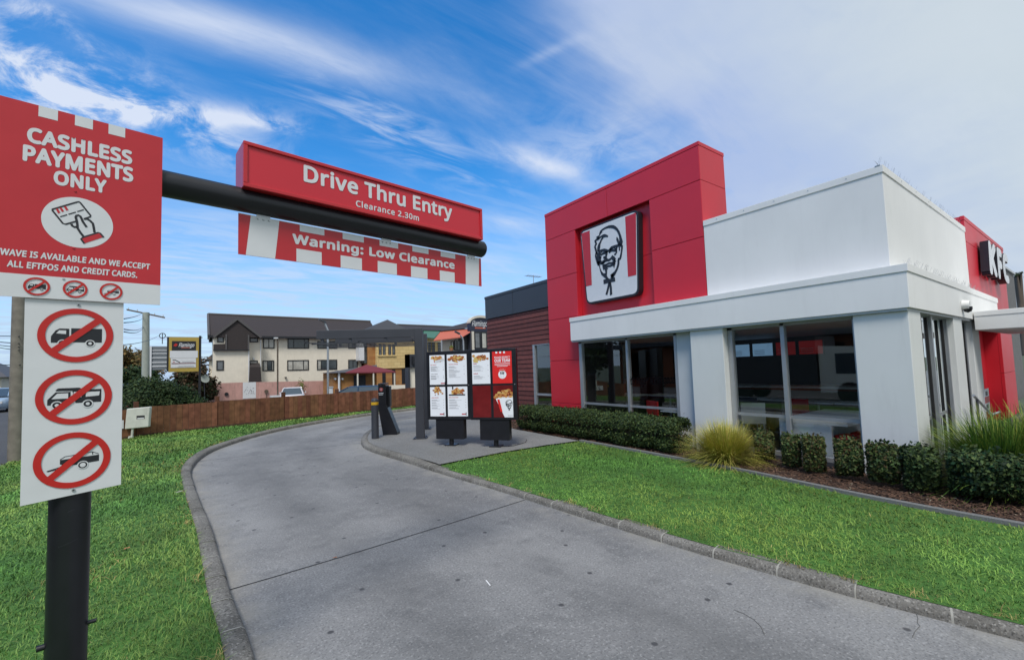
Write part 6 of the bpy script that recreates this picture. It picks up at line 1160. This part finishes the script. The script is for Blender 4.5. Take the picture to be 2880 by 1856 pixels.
def build_gazebo():
    Y = 46.; t = thing('gazebo', 'maroon canvas pavilion roof on pale posts in front of the brick building', 'gazebo', tuple(at_y(z5(1900, 880), Y))); g = lambda x, y, Y=Y: at_y(z5(x, y), Y); ap = at_y(z5(1875, 658), Y+1.6); P = [g(1640, 745), g(2205, 738), at_y(z5(2100, 706), Y+3.5), at_y(z5(1740, 712), Y+3.5)]
    b = MB(); b.add([tuple(p) for p in P]+[tuple(ap)], [(0, 1, 4), (1, 2, 4), (2, 3, 4), (3, 0, 4)], 'maroon', world=True); b.add([tuple(P[0]), tuple(P[1]), tuple(P[1]-[0, 0, .12]), tuple(P[0]-[0, 0, .12])], [(0, 1, 2, 3)], 'maroon', world=True); b.build('canopy', t)
    for x in (1776, 1953, 2188): q = g(x, 745, Y+.1); b = MB(); b.cyl((q[0], Y+.1, -.8), tuple(q), .09, .09, 'cream2', 8); b.build('post', t)
    t = thing('brick_lodge', 'small orange brick lodge with a grey hipped roof left of the maroon pavilion', 'building', tuple(g(1600, 890, 48.5))); Yl = 48.5; a, c = g(1505, 750, Yl), g(1990, 900, Yl); b = MB(); b.box(a[0], c[0], Yl, Yl+5, -.9, a[2]+.05, 'brick2'); b.build('wall', t)
    b = MB(); e0, e1, r0, r1 = g(1482, 752, Yl-.6), g(1860, 752, Yl-.6), at_y(z5(1640, 712), Yl+2), at_y(z5(1990, 660), Yl+2); b.add([tuple(e0), (c[0], Yl-.6, e0[2]), tuple(r1), tuple(r0), (e0[0], Yl+5, e0[2])], [(0, 1, 2, 3), (0, 3, 4)], 'rooftrim', world=True); b.build('roof', t)
    b = MB(); wall_rect(b, (1730, 780), (1865, 890), z5, Yl, 'ink', .03); b.build('doorway', t); b = MB(); q = g(1568, 750, Yl-.3); b.cyl((q[0], Yl-.3, -.9), tuple(q), .12, .12, 'whitesign', 10); b.build('pipe', t)
    for x in (1522, 1602): q = g(x, 818, Yl); b = MB(); b.cyl((q[0], Yl, q[2]), (q[0], Yl-.25, q[2]), .14, .1, 'lampclear', 10); b.build('wall_lamp', t)
    t = thing('low_wall', 'low cream wall running below the maroon pavilion', 'wall', tuple(g(2100, 900, 40))); b = MB(); a, c = g(1880, 893, 40.), g(2420, 885, 40.); b.add([(a[0], 40, -.9), (c[0], 40, -.9), (c[0], 40, c[2]), (a[0], 40, a[2]), (a[0], 40.2, -.9), (c[0], 40.2, -.9), (c[0], 40.2, c[2]), (a[0], 40.2, a[2])], [(0, 1, 2, 3), (3, 2, 6, 7), (1, 5, 6, 2), (0, 3, 7, 4)], 'cream', world=True); b.build('render', t)
    Yp = 30.; t = thing('grey_portal', 'charcoal framed cream panel standing behind the fence beside the canopy post', 'wall panel', tuple(at_y(z6(600, 850), Yp))); g2 = lambda x, y: at_y(z6(x, y), Yp); b = MB(); a, c = g2(538, 500), g2(760, 630); b.box(a[0], c[0], Yp, Yp+.6, c[2], a[2], 'char'); a2, c2 = g2(538, 500), g2(565, 850); b.box(a2[0], c2[0], Yp, Yp+.6, -.8, a2[2], 'char'); b.build('frame', t); b = MB(); a, c = g2(565, 625), g2(760, 850); b.box(a[0], c[0], Yp+.2, Yp+.4, -.8, a[2], 'cream'); b.build('panel', t); b = MB(); a, c = g2(578, 520), g2(640, 600); b.box(a[0], c[0], Yp-.15, Yp-.002, c[2], a[2], 'ink'); b.build('display', t)
build_gazebo()
# ------------------------------------------------------------------ vehicles
def car(name, lab, c, rz, L, Wd, Hh, paint, kind='sedan', plate=True, cat='car'):
    """lofted body from cross-sections along x (front = +x), with glass, wheels, lamps"""
    t = thing(name, lab, cat, tuple(c)); ca, sa = math.cos(rz), math.sin(rz); fr = (tuple(c), (ca, sa, 0), (-sa, ca, 0), ZV); h = L/2; w = Wd/2; bl = Hh*.66
    hood = {'sedan': .36, 'wagon': .34, 'van': .44}[kind]; tail = {'sedan': -.36, 'wagon': -.47, 'van': -.49}[kind]
    st = [(-h, .80*w, .36, bl*.92), (-h+.12, .93*w, .26, bl*.99), (-h*.6, w, .22, bl*1.03), (0, w, .22, bl*1.0), (h*.55, w, .22, bl*.96), (h-.25, .93*w, .24, bl*.84), (h, .74*w, .36, bl*.72)]
    b = MB(*fr); pts = []; 
    for x, ww, zl, zb in st: pts += [(x, -ww*.94, zl), (x, -ww, (zl+zb)*.5), (x, -ww*.95, zb*.96), (x, -ww*.80, zb), (x, ww*.80, zb), (x, ww*.95, zb*.96), (x, ww, (zl+zb)*.5), (x, ww*.94, zl)]
    n = 8; f = [(i*n+k, i*n+(k+1) % n, (i+1)*n+(k+1) % n, (i+1)*n+k) for i in range(len(st)-1) for k in range(n)]+[tuple(range(n))[::-1], tuple(range((len(st)-1)*n, len(st)*n))]; b.add(pts, f, paint, True); b.build('body', t)
    x0, x1, x2, x3 = tail*L+.02, tail*L+(.55 if kind == 'sedan' else .28), hood*L-.95 if kind != 'van' else hood*L-.6, hood*L-.05; zb = bl*.99; zt = Hh
    lo = [(x0, -.86*w, zb), (x3, -.84*w, zb), (x3, .84*w, zb), (x0, .86*w, zb)]; hi = [(x1, -.66*w, zt-.03), (x2, -.66*w, zt-.03), (x2, .66*w, zt-.03), (x1, .66*w, zt-.03)]
    b = MB(*fr); b.add(lo+hi, [(0, 1, 5, 4), (1, 2, 6, 5), (2, 3, 7, 6), (3, 0, 4, 7)], 'carglass'); b.build('window', t)
    b = MB(*fr); P = [(x1-.06, -.68*w, zt-.05), (x2+.06, -.68*w, zt-.05), (x2+.06, .68*w, zt-.05), (x1-.06, .68*w, zt-.05)]; Q = [(x1+.1, -.58*w, zt), (x2-.1, -.58*w, zt), (x2-.1, .58*w, zt), (x1+.1, .58*w, zt)]; b.add(P+Q, [(0, 1, 5, 4), (1, 2, 6, 5), (2, 3, 7, 6), (3, 0, 4, 7), (4, 5, 6, 7), (3, 2, 1, 0)], paint)
    for s in (-1, 1):
        for a, e in ((lo[0 if s < 0 else 3], hi[0 if s < 0 else 3]), (lo[1 if s < 0 else 2], hi[1 if s < 0 else 2]), ((.0, s*.85*w, zb), (-.05, s*.66*w, zt-.03))): b.cyl(b.P(*a), b.P(*e), .045, .04, paint, 6)
    b.build('roof', t)
    for x in (h*.60, -h*.60):
        for s in (-1, 1):
            b = MB(*fr); b.cyl((x, s*(w-.20), .32), (x, s*(w+.01), .32), .32, .32, 'tyre', 18, True, False); wh = b.build('wheel', t); b = MB(*fr); b.cyl((x, s*(w+.01), .32), (x, s*(w+.02), .32), .2, .17, 'alu', 14, True, False); b.build('rim', wh)
    for s in (-1, 1):
        b = MB(*fr); y0, y1 = sorted((s*.50*w, s*.88*w)); b.box(-h-.015, -h+.2, y0, y1, bl*.68, bl*.84, 'lampred'); b.build('tail_light', t); b = MB(*fr); y0, y1 = sorted((s*.42*w, s*.80*w)); b.box(h-.2, h+.012, y0, y1, bl*.56, bl*.70, 'lampclear'); b.build('headlight', t)
        b = MB(*fr); b.box(x2+.35, x2+.5, s*w*.95-.02, s*w*.95+.12*s+.02, bl, bl+.13, paint); b.build('mirror', t)
    b = MB(*fr); b.box(h-.02, h+.016, -.5*w, .5*w, .38, .58*bl, 'ink'); b.box(h-.02, h+.02, -.7*w, .7*w, .26, .36, 'ink'); b.build('grille', t)
    if plate:
        b = MB(*fr); b.box(-h-.02, -h, -.26, .26, bl*.74, bl*.74+.13, 'whitesign'); p = b.build('plate', t); b = MB(*fr)
        for k in range(6): b.box(-h-.024, -h-.02, -.2+.07*k, -.16+.07*k, bl*.74+.03, bl*.74+.10, 'ink')
        b.build('plate_mark', p)
    b = MB(*fr); b.box(-h-.012, -h+.1, -.66*w, .66*w, .27, .40, 'ink'); b.build('rear_bumper', t); return t
q = at_y(z5(1048, 1000), 37); car('parked_car', 'white hatchback seen from behind over the fence, beside the pink wall', (q[0], 37, -.70), R(80), 4.3, 1.74, 1.48, 'whitecar', 'sedan')
q = at_y(z5(1730, 960), 31); car('parked_car', 'dark blue estate car behind the fence below the maroon pavilion', (q[0]+.35, 31, -.70), R(158), 4.6, 1.78, 1.50, 'bluecar', 'wagon')
q = at_z((-20, 1160), -.2); car('moving_car', 'pale blue grey sport utility vehicle facing the viewer on the road at the left edge', (q[0]-.05, q[1]+1.5, -.2), R(-92), 4.8, 1.95, 1.66, 'skycar', 'wagon')
q = at_y(z4(118, 930), 62); car('parked_car', 'distant black people carrier seen through the gap right of the white ban sign', (q[0], 62, -.55), R(85), 4.6, 1.85, 1.9, 'darkcar', 'van')
q = at_y(z4(55, 880), 66); car('parked_car', 'distant white car just beside the black people carrier', (q[0]-.5, 66, -.55), R(85), 4.4, 1.8, 1.5, 'whitecar', 'wagon')
q = at_y((860, 1105), 34); t = thing('traffic_cone', 'small faded orange cone beside the white hatchback', 'cone', (q[0], 34, -.7)); b = MB(); b.lathe((q[0], 34, -.7), [(.24, 0), (.24, .04), (.16, .05), (.05, .85), (.04, .87)], 'awning', 14); b.build('cone', t); b = MB(); b.lathe((q[0], 34, -.7), [(.125, .38), (.09, .58)], 'whitesign', 14); b.build('band', t)
q = at_y((853, 1090), 52); t = thing('small_shrub', 'spindly yellow green shrub against the pink wall', 'shrub', (q[0], 53, -.8)); r = np.random.default_rng(8); v = r.normal(0, 1, (260, 3)); leaf_mesh('leaves', np.array([q[0], 53, q[2]])+v*[.22, .15, .45], v, .11, [(.16, .17, .04), (.11, .13, .03)], t, 1.6, 8); b = MB(); b.cyl((q[0], 53, -.9), (q[0], 53, q[2]), .03, .02, 'bark', 6); b.build('stem', t)
q = at_y(z5(1475, 960), 35); t = thing('utility_cabinet', 'pale grey service cabinet at the foot of the tall lamp post', 'cabinet', (q[0], 35, -.7)); b = MB(); a, c = at_y(z5(1455, 915), 35), at_y(z5(1500, 990), 35); b.box(a[0], c[0], 35, 35.4, -.75, a[2], 'whitesign'); b.build('body', t, .02); b = MB(); b.box(a[0]-.03, c[0]+.03, 34.96, 35.44, a[2], a[2]+.06, 'ltgrey'); b.build('lid', t)
def box_truck():
    c = np.array([-7.2, 7.6, -.2]); t = thing('box_truck', 'white cab truck on the road, seen mirrored in the restaurant window', 'truck', tuple(c)); fr = (tuple(c), (0, -1, 0), (1, 0, 0), ZV)
    b = MB(*fr); b.prism([(0, .5), (1.75, .5), (1.8, 1.2), (1.45, 2.35), (0, 2.4)], 0, .01, 'white') if False else None
    def side(pts, y0, y1, m): n = len(pts); b.add([(x, y0, z) for x, z in pts]+[(x, y1, z) for x, z in pts], [tuple(range(n)), tuple(range(n, 2*n))[::-1]]+[(i, (i+1) % n, (i+1) % n+n, i+n) for i in range(n)], m)
    side([(0, .5), (1.85, .5), (1.9, 1.15), (1.5, 2.3), (0, 2.4)], -1.0, 1.0, 'white'); b.build('cab', t, .05)
    b = MB(*fr); side([(.55, 1.25), (1.62, 1.25), (1.33, 2.1), (.55, 2.1)], -1.012, 1.012, 'carglass'); b.build('side_window', t); b = MB(*fr); b.add([(1.88, -.9, 1.3), (1.88, .9, 1.3), (1.56, .85, 2.2), (1.56, -.85, 2.2)], [(0, 1, 2, 3)], 'carglass'); b.build('windscreen', t)
    b = MB(*fr); b.box(-4.6, -.1, -1.1, 1.1, .75, 2.9, 'char'); b.build('cargo_box', t)
    b = MB(*fr); b.box(1.8, 1.98, -1.0, 1.0, .38, .68, 'white'); b.build('bumper', t)
    for x in (1.0, -3.4):
        for s in (-1, 1): b = MB(*fr); b.cyl((x, s*.75, .45), (x, s*1.02, .45), .45, .45, 'tyre', 18, True, False); b.build('wheel', t)
box_truck()
for k, (x, y) in enumerate(((2862, 742), (2895, 745), (2925, 735))):
    q = at_y((x, y+25), 30.); tree('street_tree', ['sprigs of a tree showing over the back wall at the right edge', 'tree behind the back wall just outside the right edge', 'tree outside the right edge behind the back wall'][k], 'tree', (q[0]+.6, 30.), -.5, q[2]-2.0, 2.2, 900, DK+[(.05, .06, .03)], 70+k, .34)
